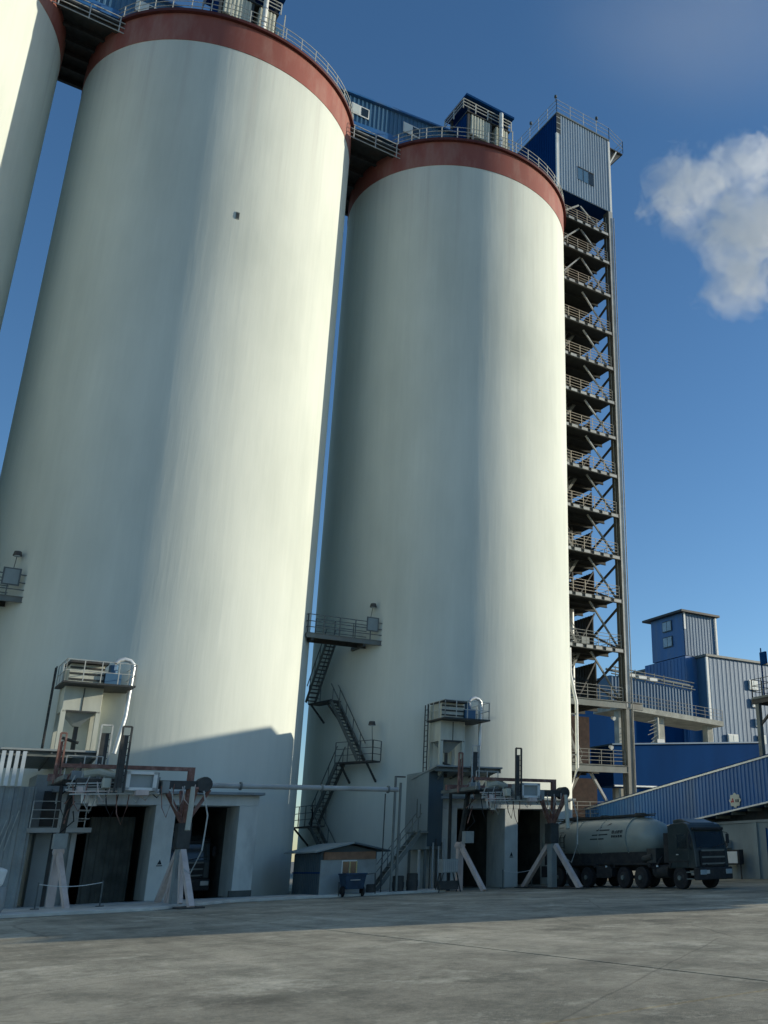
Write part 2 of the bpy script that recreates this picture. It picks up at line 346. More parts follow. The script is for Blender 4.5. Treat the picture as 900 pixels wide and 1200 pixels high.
# ------------------------------------------------------------------ silos
HB, HT, RS = 50.85, 53.26, 9.0
O1, O2 = (-3.85, -0.62), (0.30, 3.30)
OPEN_H = 4.35
def silo(cx, label, bays):
    t = thing('concrete_silo', label, 'silo', (cx, 0, 0), 'tall white concrete silos in a row')
    n = 288; zs = [0, OPEN_H] + [OPEN_H + (HB - OPEN_H) * i / 12 for i in range(1, 13)]
    mb = MB()
    for rr in (RS, RS - 0.3):
        vs = [(cx + rr * math.cos(2 * math.pi * k / n), rr * math.sin(2 * math.pi * k / n), z) for z in zs for k in range(n)]
        fs = []
        for i in range(len(zs) - 1):
            for k in range(n):
                a = 2 * math.pi * (k + 0.5) / n; x = RS * math.cos(a)
                if i == 0 and bays and math.sin(a) < 0 and (O1[0] - 0.06 < x < O1[1] + 0.06 or O2[0] - 0.06 < x < O2[1] + 0.06): continue
                fs.append((i * n + k, i * n + (k + 1) % n, (i + 1) * n + (k + 1) % n, (i + 1) * n + k))
        mb.add(vs, fs)
    # no normals pass: two nested skins
    me = bpy.data.meshes.new('wall'); me.from_pydata([(v[0] - cx, v[1], v[2]) for v in mb.v], [], mb.f); me.materials.append(M['silo']); me.shade_smooth()
    w = bpy.data.objects.new('wall', me); COL.objects.link(w); w.parent = t
    def ring(name, m, r0, r1, z0, z1):
        q = MB(); nn = 192; vs = []
        for r, z in ((r0, z0), (r1, z0), (r1, z1), (r0, z1)):
            vs += [(cx + r * math.cos(2 * math.pi * k / nn), r * math.sin(2 * math.pi * k / nn), z) for k in range(nn)]
        fs = []
        for j in range(4):
            for k in range(nn): fs.append((j * nn + k, j * nn + (k + 1) % nn, ((j + 1) % 4) * nn + (k + 1) % nn, ((j + 1) % 4) * nn + k))
        q.add(vs, fs); return q.build(name, m, t, smooth='auto')
    ring('red_band', 'red', RS - 0.3, RS + 0.035, HB, HT - 0.22)
    ring('rim', 'rim', RS - 0.3, RS + 0.27, HT - 0.22, HT)
    q = MB(); q.tube([(cx, 0, HT - 0.2), (cx, 0, HT + 0.02)], RS - 0.25, 96); q.build('roof_deck', 'concrete', t)
    # railing: posts one by one, rails as rings
    q = MB(); q.beam((cx, 0, 0), (cx, 0, 1.15), 0.05); post = None
    npst = 48
    for k in range(npst):
        a = 2 * math.pi * k / npst
        if post is None:
            q = MB(); q.beam((cx, 0, 0), (cx, 0, 1.15), 0.055); post = q.build('railing_post', 'rail', t)
            post.location = ((RS + 0.1) * math.cos(a), (RS + 0.1) * math.sin(a), HT)
        else: piece(post, t, ((RS + 0.1) * math.cos(a), (RS + 0.1) * math.sin(a), HT))
    for z in (0.38, 0.76, 1.15):
        q = MB(); q.tube(arc(cx, 0, RS + 0.1, 0, 360, 96, HT + z), 0.026, 5, cap=False); q.build('rail', 'rail', t)
    return t
s2 = silo(0, 'white concrete silo with red top band, nearest the open steel stair tower', True)
s1 = silo(-PITCH, 'white concrete silo with red top band and a tiny wall hatch, middle of the row', True)
s0 = silo(-2 * PITCH, 'white concrete silo with red top band cut off by the left edge of the photo', False)
q = MB(); q.box(-20.0, -19.80, -9.02, -8.9, 38.2, 38.7); h = q.build('hatch', 'steel', s1)
q = MB(); q.box(-19.97, -19.83, -9.04, -9.021, 38.27, 38.63); q.build('hatch_cover', 'dark', h)
s3 = None

# ------------------------------------------------------------------ roof-top gallery + bridge deck between silos
def top_gallery(cx, label, x0, x1, slope, zadd=0.0):
    t = thing('conveyor_gallery', label, 'gallery', (cx - 10, -2, 53.3), 'blue conveyor galleries on the silo tops')
    yb, yf = 0.2, -4.0
    zb = lambda x: 53.55 + zadd + slope * (x - (cx - 11.6)); zt = lambda x: zb(x) + 2.95
    q = MB()
    q.hexa([(x0, yf, zb(x0)), (x1, yf, zb(x1)), (x1, yb, zb(x1)), (x0, yb, zb(x0))], [(x0, yf, zt(x0)), (x1, yf, zt(x1)), (x1, yb, zt(x1)), (x0, yb, zt(x0))])
    q.ribs('y', yf, x0, x1, 0, 0, 0.34, -0.06, zf=lambda u: (zb(u) + 0.62, zt(u) - 0.05))
    q.build('wall', 'grey_blue', t)
    q = MB(); q.hexa([(x0, yf - 0.09, zb(x0) - 0.05), (x1, yf - 0.09, zb(x1) - 0.05), (x1, yf - 0.01, zb(x1) - 0.05), (x0, yf - 0.01, zb(x0) - 0.05)],
                     [(x0, yf - 0.09, zb(x0) + 0.6), (x1, yf - 0.09, zb(x1) + 0.6), (x1, yf - 0.01, zb(x1) + 0.6), (x0, yf - 0.01, zb(x0) + 0.6)])
    q.build('skirt', 'blue', t)
    q = MB(); q.hexa([(x0 - .1, yf - 0.3, zt(x0) + .002), (x1 + .1, yf - 0.3, zt(x1) + .002), (x1 + .1, yb + 0.3, zt(x1) + .002), (x0 - .1, yb + 0.3, zt(x0) + .002)],
                     [(x0 - .1, yf - 0.3, zt(x0) + 0.16), (x1 + .1, yf - 0.3, zt(x1) + 0.16), (x1 + .1, yb + 0.3, zt(x1) + 0.16), (x0 - .1, yb + 0.3, zt(x0) + 0.16)])
    q.build('roof', 'blue', t)
    for wx in (cx - 10.9, cx - 6.6):
        z = zb(wx) + 1.15
        q = MB(); q.box(wx - 0.72, wx + 0.72, yf - 0.13, yf - 0.07, z + .1, z + 1.05)
        w = q.build('window', 'white', t)
        for k in (-1, 1):
            q = MB(); q.box(wx + k * 0.36 - 0.28, wx + k * 0.36 + 0.28, yf - 0.145, yf - 0.125, z + 0.2, z + .96)
            q.build('pane', 'pale_glass' if k < 0 else 'dglass', w)
    return t
top_gallery(0, 'blue corrugated conveyor gallery with white windows, running from middle silo to right silo top', -16.0, 0.6, 0.112)
top_gallery(-PITCH, 'blue corrugated conveyor gallery at the top left corner, between left and middle silos', -43.0, -17.6, 0.03)
def bridge(cx, label, y1):
    t = thing('bridge_deck', label, 'bridge', (cx - 9.76, 0, 52.9), 'dark bridge decks between the silo tops')
    x0, x1 = cx - 13.2, cx - 6.3
    q = MB(); q.box(x0, x1, -4.6, y1, 52.75, 53.0); q.build('deck_plate', 'dark', t)
    for k in range(6):
        y = -4.2 + (y1 + 3.9) * k / 5
        q = MB(); q.ibeam((x0, y, 52.55), (x1, y, 52.55), 0.25, 0.38); q.build('girder', 'dark', t)
    q = MB(); railing(q, [(x0, -4.7, 52.0), (x1, -4.7, 52.0)], h=1.25, step=1.7, r=0.03, mids=(0.05, 0.45, 0.85)); q.build('railing', 'rail', t)
    return t
bridge(0, 'dark steel bridge deck joining the tops of the middle and right silos', 4.6)
bridge(-PITCH, 'dark steel bridge deck joining the tops of the left and middle silos', 2.6)

# ------------------------------------------------------------------ filter penthouse on silo tops
def penthouse(label):
    t = thing('roof_filter_house', label, 'filter house', (-0.7, -5, HT), 'dust filter houses on the silo tops')
    xa, xb, yf, yb = -2.64, 1.24, -6.0, -3.0
    for x in (xa + .1, -0.45, xb - .1):
        for y in (yf + .1, yb - .1):
            q = MB(); q.beam((x, y, HT), (x, y, 59.75), 0.18); q.build('post', 'dark', t)
    q = MB(); q.box(xa - .35, xb + .35, yf - .35, yb + .35, 59.75, 59.95); q.build('roof', 'deep', t)
    q = MB(); q.box(xa - .02, xa + .06, yf + .2, yb, 54.2, 58.4); q.ribs('x', xa - .02, yf + .2, yb, 54.2, 58.4, 0.3, -0.05); q.build('side_wall', 'deep', t)
    q = MB(); q.box(xa - .1, xb + .1, yf - .1, yb, 58.4, 58.5); q.build('upper_floor', 'dark', t)
    q = MB(); railing(q, [(xa - .5, yb, 58.5), (xa - .5, yf - .1, 58.5), (xb + .2, yf - .1, 58.5)], h=1.0, step=1.3, r=0.035, mids=(0.35, 0.68)); q.build('railing', 'rail', t)
    for a, b in ((-2.35, -0.55), (0.0, 1.15)):
        q = MB(); q.box(a, b, yf, yf + 1.8, 56.4, 58.35); q.ribs('y', yf, a, b, 56.4, 58.35, 0.28, -0.05)
        f = q.build('filter_box', 'cream', t)
        q = MB(); q.hexa([(a + .6, yf + .7, 55.0), (b - .4, yf + .7, 55.0), (b - .4, yf + 1.1, 55.0), (a + .6, yf + 1.1, 55.0)], [(a + .1, yf + .1, 56.395), (b - .1, yf + .1, 56.395), (b - .1, yf + 1.7, 56.395), (a + .1, yf + 1.7, 56.395)])
        q.build('hopper', 'dark', f)
    q = MB(); q.box(-2.4, 1.1, -4.1, -3.2, HT, 58.3); q.build('back_casing', 'dark', t)
    q = MB(); q.tube([(0.3, -6.35, 54.3), (0.3, -6.35, 59.6)], 0.17, 12); p = q.build('exhaust_pipe', 'white', t, smooth='auto')
    for z in (55.4, 56.7, 58.0):
        q = MB(); q.tube([(0.3, -6.35, z), (0.3, -6.35, z + .09)], 0.21, 12); q.build('flange', 'zinc', p)
    q = MB(); q.beam((1.9, -5.6, HT), (1.9, -5.6, 59.2), 0.07); q.beam((1.55, -5.6, HT), (1.55, -5.6, 57.4), 0.05); q.build('ladder_pole', 'rail', t)
    q = MB(); q.box(1.45, 1.85, -5.3, -4.4, 56.9, 58.1); q.build('fan_housing', 'grey_blue', t)
    return t
ph = penthouse('dust filter house with two corrugated boxes and white pipe, on the right silo top')
clone(ph, -PITCH, 0, 0, 'dust filter house cut by the upper frame edge, on the middle silo top')

# ------------------------------------------------------------------ elevator / stair tower
def tower():
    X0, X1, Y0, Y1 = 10.4, 16.65, 0.0, 8.0
    t = thing('stair_tower', 'tall open steel stair tower beside the right silo, clad in pale blue sheet at top', 'tower', (13.5, 4, 0))
    levels = [4.3, 8.2, 13.2, 17.5, 21.7, 25.5, 29.3, 33.0, 36.7, 40.2, 43.7, 47.4, 51.5, 55.2, 58.5]
    for x, y, w in ((X1 + .1, Y0, .5), (X0, Y0, .5), (X1 + .1, Y1, .4), (X0, Y1, .4)):
        q = MB()
        q.box(x - w / 2, x + w / 2, y - .3, y + .5, 12.7 if (x > 14 and y < 1) else 0, 61.2)
        q.build('column', 'towershade', t)
        if x > 14 and y < 1:
            q = MB(); q.box(x - w / 2 + .02, x + w / 2, y - .34, y - .304, 12.72, 61.15); q.build('column_sun_strip', 'column', t)  # pale strip: sunlight on the column front is put into its colour
    for i, z in enumerate(levels):
        q = MB(); q.box(X0 - .2, X1 - .25, Y0 - .25, Y1, z - .06, z)
        pf = q.build('platform', 'floor', t)
        deep = z in (8.2, 13.2)
        hh = 0.55 if deep else 0.34
        q = MB(); q.ibeam((X0 - .2, Y0 - .30, z - .06 - hh / 2), ((X1 + 1.6) if z == 13.2 else X1 - .2, Y0 - .30, z - .06 - hh / 2), .2, hh, .04)
        q.build('edge_beam', 'towershade' if not deep else 'steel', pf)
        if not deep:
            for k in range(6):
                x = X0 + .15 + k * 1.0 + random.uniform(-.04, .04); w_ = .62 if k < 5 else .9
                q = MB(); q.box(x, min(x + w_, X1 - .35), Y0 - .40, Y0 - .345, z - .06 - hh + .05, z - .11); q.build('edge_sun_patch', 'column', pf)  # pale plates added as sunlit bits along the dark beam
        for k in range(4):
            y = Y0 + 1.6 + 1.7 * k
            q = MB(); q.ibeam((X0, y, z - .22), (X1 - .3, y, z - .22), .15, .3, .03); q.build('joist', 'floor', pf)
        q = MB(); railing(q, [(X0 - .1, Y0 - .2, z), (X1 - .35, Y0 - .2, z)], step=1.25, r=0.021, mids=(.28, .56, .84)); q.build('railing', 'rail_mid' if z < 20 else 'rail_tan', pf)
        q = MB(); railing(q, [(X1 - .35, Y0 + .1, z), (X1 - .35, Y1 - .3, z)], step=1.6, r=0.02, mids=(.4, .75)); q.build('side_railing', 'rail_dark', pf)
        zn = levels[i + 1] if i + 1 < len(levels) else 61.2
        if z >= 13.2:
            xm = 13.4
            q = MB(); q.beam((xm + .1, Y0 + .32, zn - .45), (X1 - .2, Y0 + .32, z + .1), .13); q.build('brace', 'column' if z > 30 else 'towercol', t)  # lower braces take a darker tone, with shade put into the colour
            if z > 50: q = MB(); q.beam((xm - .1, Y0 + .32, zn - .45), (X0 + .2, Y0 + .32, z + .1), .13); q.build('brace', 'column', t)
            q = MB(); q.beam((X1 + .0, Y0 + .5, z + .1), (X1 + .0, Y1 - .3, zn - .4), .16); q.build('side_brace', 'dark', t)
            q = MB(); q.beam((X1 + .17, Y0 + .5, zn - .4), (X1 + .17, Y1 - .3, z + .1), .16); q.build('side_brace', 'dark', t)
            q = MB(); q.beam((14.3, Y0 + 3.6, z + .1), (X1 - .1, Y0 + 3.6, zn - .4), .12); q.build('inner_brace', 'dark', t)
            q = MB(); q.beam((X0 + 4.2, Y1 - .2, z + .1), (X1 - .1, Y1 - .2, zn - .4), .12); q.build('inner_brace', 'dark', t)
            q = MB(); q.beam((14.35, Y0 + 3.8, z + .02), (14.35, Y0 + 3.8, zn - .38), .16); q.build('inner_post', 'dark', t)
        elif z == 4.3:
            q = MB(); q.beam((13.2, Y0 + .32, zn - .6), (15.6, Y0 + .32, z), .18); q.build('brace', 'column', t)
        if i + 1 < len(levels):
            # stair flight behind the front bay: up to the right, treads one block per flight
            dz = zn - z; a, b = (X0 + .8, X0 + 3.3)
            if i % 2: a, b = b, a
            q = MB()
            for yy in (2.0, 2.85):
                q.beam((a, yy, z + .02), (b, yy, zn - .1), .05, .22)
                q.beam((a, yy, z + 1.0), (b, yy, zn + .9), .045)
                for k in range(4):
                    u = (k + .5) / 4; q.beam((a + (b - a) * u, yy, z + dz * u), (a + (b - a) * u, yy, z + dz * u + 1.0), .035)
            sf = q.build('stair_flight', 'rail_mid', t)
            q = MB()
            for k in range(1, 14):
                u = k / 14; x = a + (b - a) * u
                q.box(x - .12, x + .12, 2.03, 2.82, z + dz * u - .02, z + dz * u + .015)
            o = q.build('treads', 'steel', sf); o['kind'] = 'stuff'
        # dark sheets added behind and beside so the inner bay reads as shade
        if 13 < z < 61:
            q = MB(); q.box(X0, X0 + 3.6 + (1.4 if z > 34 else 0), Y1 - .25, Y1 - .15, z + .01, zn - .45); q.ribs('y', Y1 - .25, X0, X0 + 3.6, z + .01, zn - .45, .4, -.06); q.build('back_shade_sheet', 'floor', t)
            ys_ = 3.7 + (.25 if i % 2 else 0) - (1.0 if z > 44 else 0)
            q = MB(); q.box(X1 - .05, X1 + .05, ys_, Y1 - .25, z + .01, zn - .45); q.ribs('x', X1 - .05, ys_, Y1 - .25, z + .01, zn - .45, .4, -.06); q.build('side_shade_sheet', 'oldrust' if i % 3 == 1 else 'floor', t)
            if i % 3 == 0:
                q = MB(); q.box(14.2, 15.0, 2.4, 3.1, z + .01, z + 1.3); q.build('equipment_box', 'greywall', t)
            elif i % 3 == 1:
                q = MB(); q.tube([(13.6, 2.6, z + .02), (13.6, 2.6, z + 1.0)], .38, 12); q.build('drum', 'oldrust', t)
    # bucket elevator casings and chutes
    for x in (11.1, 12.5):
        q = MB(); q.box(x, x + .95, 3.6, 5.9, 0, 61.2)
        c = q.build('elevator_casing', 'towercol', t)
        for z in range(3, 60, 3):
            q = MB(); q.box(x - .05, x + 1.0, 3.54, 3.599, z, z + .08); q.build('casing_flange', 'steel', c)
    q = MB(); q.tube([(14.0, 3.6, 13.3), (14.0, 3.6, 21.5)], .26, 14); q.build('white_duct', 'white', t, smooth='auto')
    q = MB(); q.tube([(14.4, 5.5, 0.2), (14.4, 5.5, 13)], .5, 14); q.build('vessel', 'oldrust', t, smooth='auto')
    q = MB(); q.box(10.9, 15.4, 3.2, 3.6, 8.4, 12.3); q.build('machinery_panel', 'oldrust', t)
    q = MB(); q.box(10.9, 15.9, 3.0, 3.5, 4.4, 7.4); q.build('machinery_panel', 'oldrust', t)
    q = MB(); q.box(X0, X1 - .1, 7.0, 7.1, 0, 12.8); q.ribs('y', 7.0, X0, X1 - .1, 0, 12.8, .5, -.06); q.build('rear_shade_sheet', 'floor', t)  # added dark sheet so the low bays read as shade
    for (x, y, z) in ((15.4, .2, 11.9), (15.0, .1, 9.6)):
        q = MB(); q.tube([(x, y, z), (x, y - .3, z - .12)], [.12, .16], 10); q.build('floodlight', 'white', t)
    # lower concrete legs
    q = MB(); q.box(X1 - .2, X1 + .55, -.36, -.05 + .4, 0, 12.6); q.build('column_base', 'towercol', t)
    q = MB(); q.tube([(X1 + .42, -.42, 0.5), (X1 + .42, -.42, 60.5)], .045, 6); q.tube([(X1 - .3, -.05, 5), (X1 - .3, -.05, 60.5)], .03, 6); q.build('cable_conduit', 'rail_mid', t)
    # ---- cladded head
    a0, a1, b0, b1, z0, z1 = X0 + .1, X1 + .3, -0.1, 7.6, 61.4, 70.1
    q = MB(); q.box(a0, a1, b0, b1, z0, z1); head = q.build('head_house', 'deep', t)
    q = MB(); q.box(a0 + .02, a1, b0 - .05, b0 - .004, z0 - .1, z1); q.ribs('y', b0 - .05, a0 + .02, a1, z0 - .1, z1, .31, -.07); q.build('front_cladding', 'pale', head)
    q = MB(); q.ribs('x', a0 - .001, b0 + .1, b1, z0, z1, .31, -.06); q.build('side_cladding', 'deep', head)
    for x in (a0 - .02, a1 - .02):
        q = MB(); q.box(x - .12, x + .12, b0 - .16, b0 + .03, z0 - .15, z1 - (2.4 if x < a0 + 1 else .1)); q.build('corner_trim', 'white', head)
    for k in range(3):
        q = MB(); q.box(12.9 + k * .68, 13.45 + k * .68, b0 - .15, b0 - .125, 63.35 - .0 * k, 64.75); w = q.build('window', 'grey_blue' if k < 2 else 'dglass', head)
        q = MB(); q.box(12.87 + k * .68, 13.48 + k * .68, b0 - .2, b0 - .155, 64.76, 64.86); q.build('lintel', 'dark', w)
    q = MB(); q.box(a0 - .15, a0 + .3, b0 - .19, b0 - .17, 67.7, 70.0); lad = q.build('louvre_strip', 'dark', head)
    for k in range(3):
        q = MB(); q.box(a0 - .15, a0 + .3, b0 - .24, b0 - .191, 68.1 + k * .7, 68.18 + k * .7); q.build('slat', 'rail', lad)
    q = MB(); q.box(a0 - .1, a1 + .05, b0 - .2, b1, z1 + .002, z1 + .14); q.build('roof', 'steel', head)
    q = MB(); q.hexa([(a1 + .01, 0.0, 67.6), (a1 + .1, 0.0, 67.6), (a1 + .1, 5, 67.6), (a1 + .01, 5, 67.6)], [(a1 + .01, 0.0, 69.3), (a1 + 1.75, 0.0, 69.3), (a1 + 1.75, 5, 69.3), (a1 + .01, 5, 69.3)])
    q.build('bracket', 'dark', head)
    q = MB(); q.box(a1 + .01, a1 + 1.85, -.2, 5.2, 69.31, 69.42); q.build('side_balcony', 'dark', head)
    q = MB(); q.beam((a1 + .12, -.15, 67.4), (a1 + 1.0, -.15, 69.25), .12); q.build('strut', 'white', head)
    q = MB(); railing(q, [(a0 - .1, b1, z1 + .14), (a0 - .1, b0 - .2, z1 + .14), (a1, b0 - .2, z1 + .14), (a1 + 1.8, b0 - .2, 69.42), (a1 + 1.8, 5.1, 69.42)], h=1.5, step=1.6, r=.02, mids=(.5, 1.0)); q.build('railing', 'rail', head)
    for x, y in ((a0, b0 + .1), (a0, b0 + 4.5), (a1 - 1.4, b0)):
        q = MB(); q.beam((x, y, z1 + 1.6), (x, y, z1 + 2.2), .05); q.tube([(x, y, z1 + 2.15), (x, y, z1 + 2.4)], .14, 8); q.build('lamp', 'rail_dark', head)
    return t
tower()

# ------------------------------------------------------------------ walkways high between silos (z 14.5) + lamps
def walkway(label):
    t = thing('wall_walkway', label, 'walkway', (-9.6, -4.6, 14.4), 'steel walkways bridging the gaps between silos')
    x0, x1, y0, y1, z = -12.1, -7.05, -5.25, -4.3, 14.45
    q = MB(); q.box(x0, x1, y0 + .06, y1, z - .05, z); q.build('deck', 'steel', t)
    q = MB(); q.ibeam((x0, y0, z - .12), (x1, y0, z - .12), .12, .3, .03); q.build('edge_beam', 'steel', t)
    q = MB(); q.ibeam((x0, y1, z - .2), (x1 - .3, y1, z - .2), .12, .3, .03); q.build('edge_beam', 'dark', t)
    for x in (-11.7, -8.4, -7.2):
        q = MB(); q.beam((x, y0, z - .3), (x, y1 + .9, z - .3), .16, .22); q.build('bracket', 'dark', t)
    q = MB(); railing(q, [(x0, y1, z), (x0 + .05, y0, z), (x1, y0, z), (x1, y1 - .2, z)], h=1.15, step=1.1, r=.026); q.build('railing', 'rail_dark', t)
    q = MB(); railing(q, [(x0 + .9, y1, z), (x1 - .5, y1, z)], h=1.15, step=1.2, r=.022); q.build('railing', 'rail_dark', t)
    q = MB(); q.box(-8.35, -7.55, y0 - .06, y0 - .03, z + .55, z + 1.45); b = q.build('panel_frame', 'rail_dark', t)
    q = MB(); q.box(-8.27, -7.63, y0 - .075, y0 - .061, z + .62, z + 1.38); q.build('mesh_panel', 'shaft', b)
    return t
wk = walkway('steel walkway with dark railing across the narrow gap between the middle and right silos')
clone(wk, -PITCH, 0, 0, 'end of a steel walkway with railing at the left photo edge, beside the middle silo')
def wall_lamp(x, y, z, label, bx, by, bz):
    t = thing('wall_lamp', label, 'lamp', (x, y, z), 'lamps on thin arms on the silo walls')
    q = MB(); q.tube([(bx, by, bz), (x, y, z)], .02, 5); q.build('arm', 'rail_dark', t)
    q = MB(); q.tube([(x, y, z - .12), (x, y, z + .1)], [.22, .17], 10); q.build('lamp_head', 'dark', t)
    q = MB(); q.tube([(x, y, z - .16), (x, y, z - .121)], .15, 10); q.build('lens', 'glass', t)
    return t
l1 = wall_lamp(-7.85, -5.0, 16.75, 'round wall lamp on a thin arm above the walkway of the right silo', -7.9, -4.6, 15.4)
clone(l1, -PITCH, 0, 0, 'round wall lamp near the left photo edge, above the left walkway end')
wall_lamp(-7.8, -5.7, 9.35, 'round lamp on a thin pole above the landing of the zigzag stair', -7.65, -5.75, 7.2)

# ------------------------------------------------------------------ zigzag stair on the right silo
def zigzag():
    t = thing('zigzag_stair', 'dark steel zigzag stair climbing the shaded left side of the right silo', 'stair', (-9.2, -3, 0))
    def landing(p, q_, z, rail):
        a = Vector(p); b = Vector(q_); d = (b - a).normalized(); nrm = Vector((d.y, -d.x)) 
        if nrm.dot(a) < 0: nrm = -nrm
        c0, c1 = a, b; c2, c3 = b + nrm * .85, a + nrm * .85
        m_ = MB(); m_.hexa([(v.x, v.y, z - .08) for v in (c0, c1, c2, c3)], [(v.x, v.y, z) for v in (c0, c1, c2, c3)])
        L = m_.build('landing', 'dark', t)
        for u in (.15, .85):
            m_ = MB()
            s_ = c3 + (c2 - c3) * u; e_ = c0 + (c1 - c0) * u
            m_.beam((s_.x, s_.y, z - .1), (e_.x - nrm.x * .2, e_.y - nrm.y * .2, z - 1.15), .09)
            m_.build('bracket', 'dark', L)
        m_ = MB(); r_pts = [(v.x, v.y, z) for v in rail(c0, c1, c2, c3)]; railing(m_, r_pts, h=1.15, step=.9, r=.022); m_.build('railing', 'rail_dark', L)
    def flight(p, q_, off, w=.6):
        a = Vector(p); b = Vector(q_); dh = Vector((b.x - a.x, b.y - a.y, 0)).normalized(); n_ = Vector((dh.y, -dh.x, 0))
        if n_.dot(Vector((a.x, a.y, 0))) < 0: n_ = -n_
        a = a + n_ * off; b = b + n_ * off
        m_ = MB()
        for k in (0, w):
            m_.beam(a + n_ * k, b + n_ * k, .06, .2)
            m_.beam(a + n_ * k + Vector((0, 0, 1)), b + n_ * k + Vector((0, 0, 1)), .045)
            for i in range(4):
                u = (i + .3) / 4; c = a + (b - a) * u + n_ * k; m_.beam(c, c + Vector((0, 0, 1)), .035)
        F = m_.build('stair_flight', 'rail_dark', t)
        nn = int(abs(b.z - a.z) / .22)
        for i in range(nn):
            c = a + (b - a) * (i + .5) / nn
            m_ = MB(); P = [c - dh * .13, c + dh * .13, c + dh * .13 + n_ * w, c - dh * .13 + n_ * w]
            m_.hexa([tuple(v + Vector((0, 0, -.03))) for v in P], [tuple(v) for v in P]); m_.build('tread', 'dark', F)
    landing((-9.25, -0.9), (-8.75, -3.1), 10.95, lambda a, b, c, d: (a, d))
    landing((-8.55, -3.6), (-7.2, -5.85), 7.15, lambda a, b, c, d: (b, c, d))
    landing((-9.15, 0.3), (-8.95, -2.4), 3.65, lambda a, b, c, d: (b, c, d))
    flight((-9.2, -3.4, 14.3), (-9.35, -1.2, 11.0), .35)
    flight((-8.85, -2.9, 10.95), (-7.85, -5.2, 7.2), .1)
    flight((-8.5, -3.9, 7.1), (-9.1, -2.0, 3.7), .15)
    flight((-9.05, -2.0, 3.6), (-8.15, -4.9, 0.1), .2)
    return t
zigzag()

# ------------------------------------------------------------------ loading stations
def portal(cx, label):
    t = thing('loading_bay', label, 'loading bay', (cx - .3, -9.2, 0), 'drive-through loading bays under the silos')
    yf = -9.25; yb = -7.2
    # built flush: header, pillar, jambs
    q = MB(); q.box(cx - 4.9, cx + 4.25, yf, -8.0, OPEN_H, 4.85); q.build('header', 'portal', t, bevel=.02)
    q = MB(); q.box(cx - 5.1, cx + 4.4, yf - .35, -8.3, 4.852, 4.98); q.build('header_slab', 'greywall', t, bevel=.01)
    for n_, a, b in (('pillar', O1[1] + .003, O2[0]), ('jamb', O1[0] - 1.0, O1[0]), ('jamb', O2[1], O2[1] + .95)):
        q = MB(); q.box(cx + a, cx + b, yf + .002, yb - (0 if n_ == 'pillar' else 0), .131 if cx < -10 else .0, OPEN_H - .002); q.build(n_, 'portal', t, bevel=.02)
    q = MB(); q.box(cx + 3.2, cx + 4.27, yf - .003, yf + .2, .0, .42); q.build('plinth', 'inside', t)
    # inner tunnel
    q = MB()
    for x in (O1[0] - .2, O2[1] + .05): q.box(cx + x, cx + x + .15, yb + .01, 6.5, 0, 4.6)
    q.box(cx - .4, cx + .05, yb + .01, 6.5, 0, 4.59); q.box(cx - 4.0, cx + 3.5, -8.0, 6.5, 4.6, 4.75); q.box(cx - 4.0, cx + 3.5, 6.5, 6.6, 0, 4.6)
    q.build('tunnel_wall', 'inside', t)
    q = MB(); q.box(cx - .28, cx - .02, yf - .012, yf - .004, 1.62, 1.66); q.prism([(cx - .25, 1.70), (cx - .05, 1.70), (cx - .15, 1.92)], 'y', yf - .012, yf - .004); q.build('arrow_mark', 'ink', t)
    return t
portal(0, 'plastered twin bay under the right silo, with the tanker truck leaving it')
p1 = portal(-PITCH, 'plastered twin bay under the middle silo with dark openings')
q = MB(); q.box(-PITCH - 3.0, -PITCH - .95, -7.0, -6.85, .05, 3.9); q.ribs('y', -7.0, -PITCH - 3.0, -PITCH - .95, .05, 3.9, .5, -.04); q.build('sliding_door', 'inside', p1)

def canopy(x0, x1, label):
    t = thing('canopy_roof', label, 'canopy', ((x0 + x1) / 2, -9, 6.2), 'sheet metal canopies over the loading machines')
    q = MB(); q.hexa([(x0, -10.5, 6.52), (x1, -10.5, 6.52), (x1, -7.4, 6.0), (x0, -7.4, 6.0)], [(x0, -10.5, 6.6), (x1, -10.5, 6.6), (x1, -7.4, 6.08), (x0, -7.4, 6.08)]); q.build('sheet', 'greywall', t)
    n = int((x1 - x0) / .9)
    for k in range(n + 1):
        x = x0 + .1 + (x1 - x0 - .2) * k / n
        q = MB(); q.beam((x, -10.4, 6.46), (x, -7.45, 5.95), .07, .1); q.build('purlin', 'steel', t)
    q = MB(); q.ibeam((x0, -10.3, 6.36), (x1, -10.3, 6.36), .1, .16, .02); q.build('edge_beam', 'steel', t)
    q = MB(); q.beam((x1 - .6, -10.2, 6.3), (x1 - .6, -8.6, 5.0), .07); q.beam((x0 + .6, -10.2, 6.3), (x0 + .6, -8.2, 5.0), .07); q.build('knee_brace', 'steel', t)
    return t
canopy(-5.95, -1.6, 'thin sheet canopy over the loading machine, right of the blue grey shaft')
canopy(-PITCH - 7.5, -PITCH - 3.55, 'wide ribbed sheet canopy under the left filter tower, above the left loading machine')

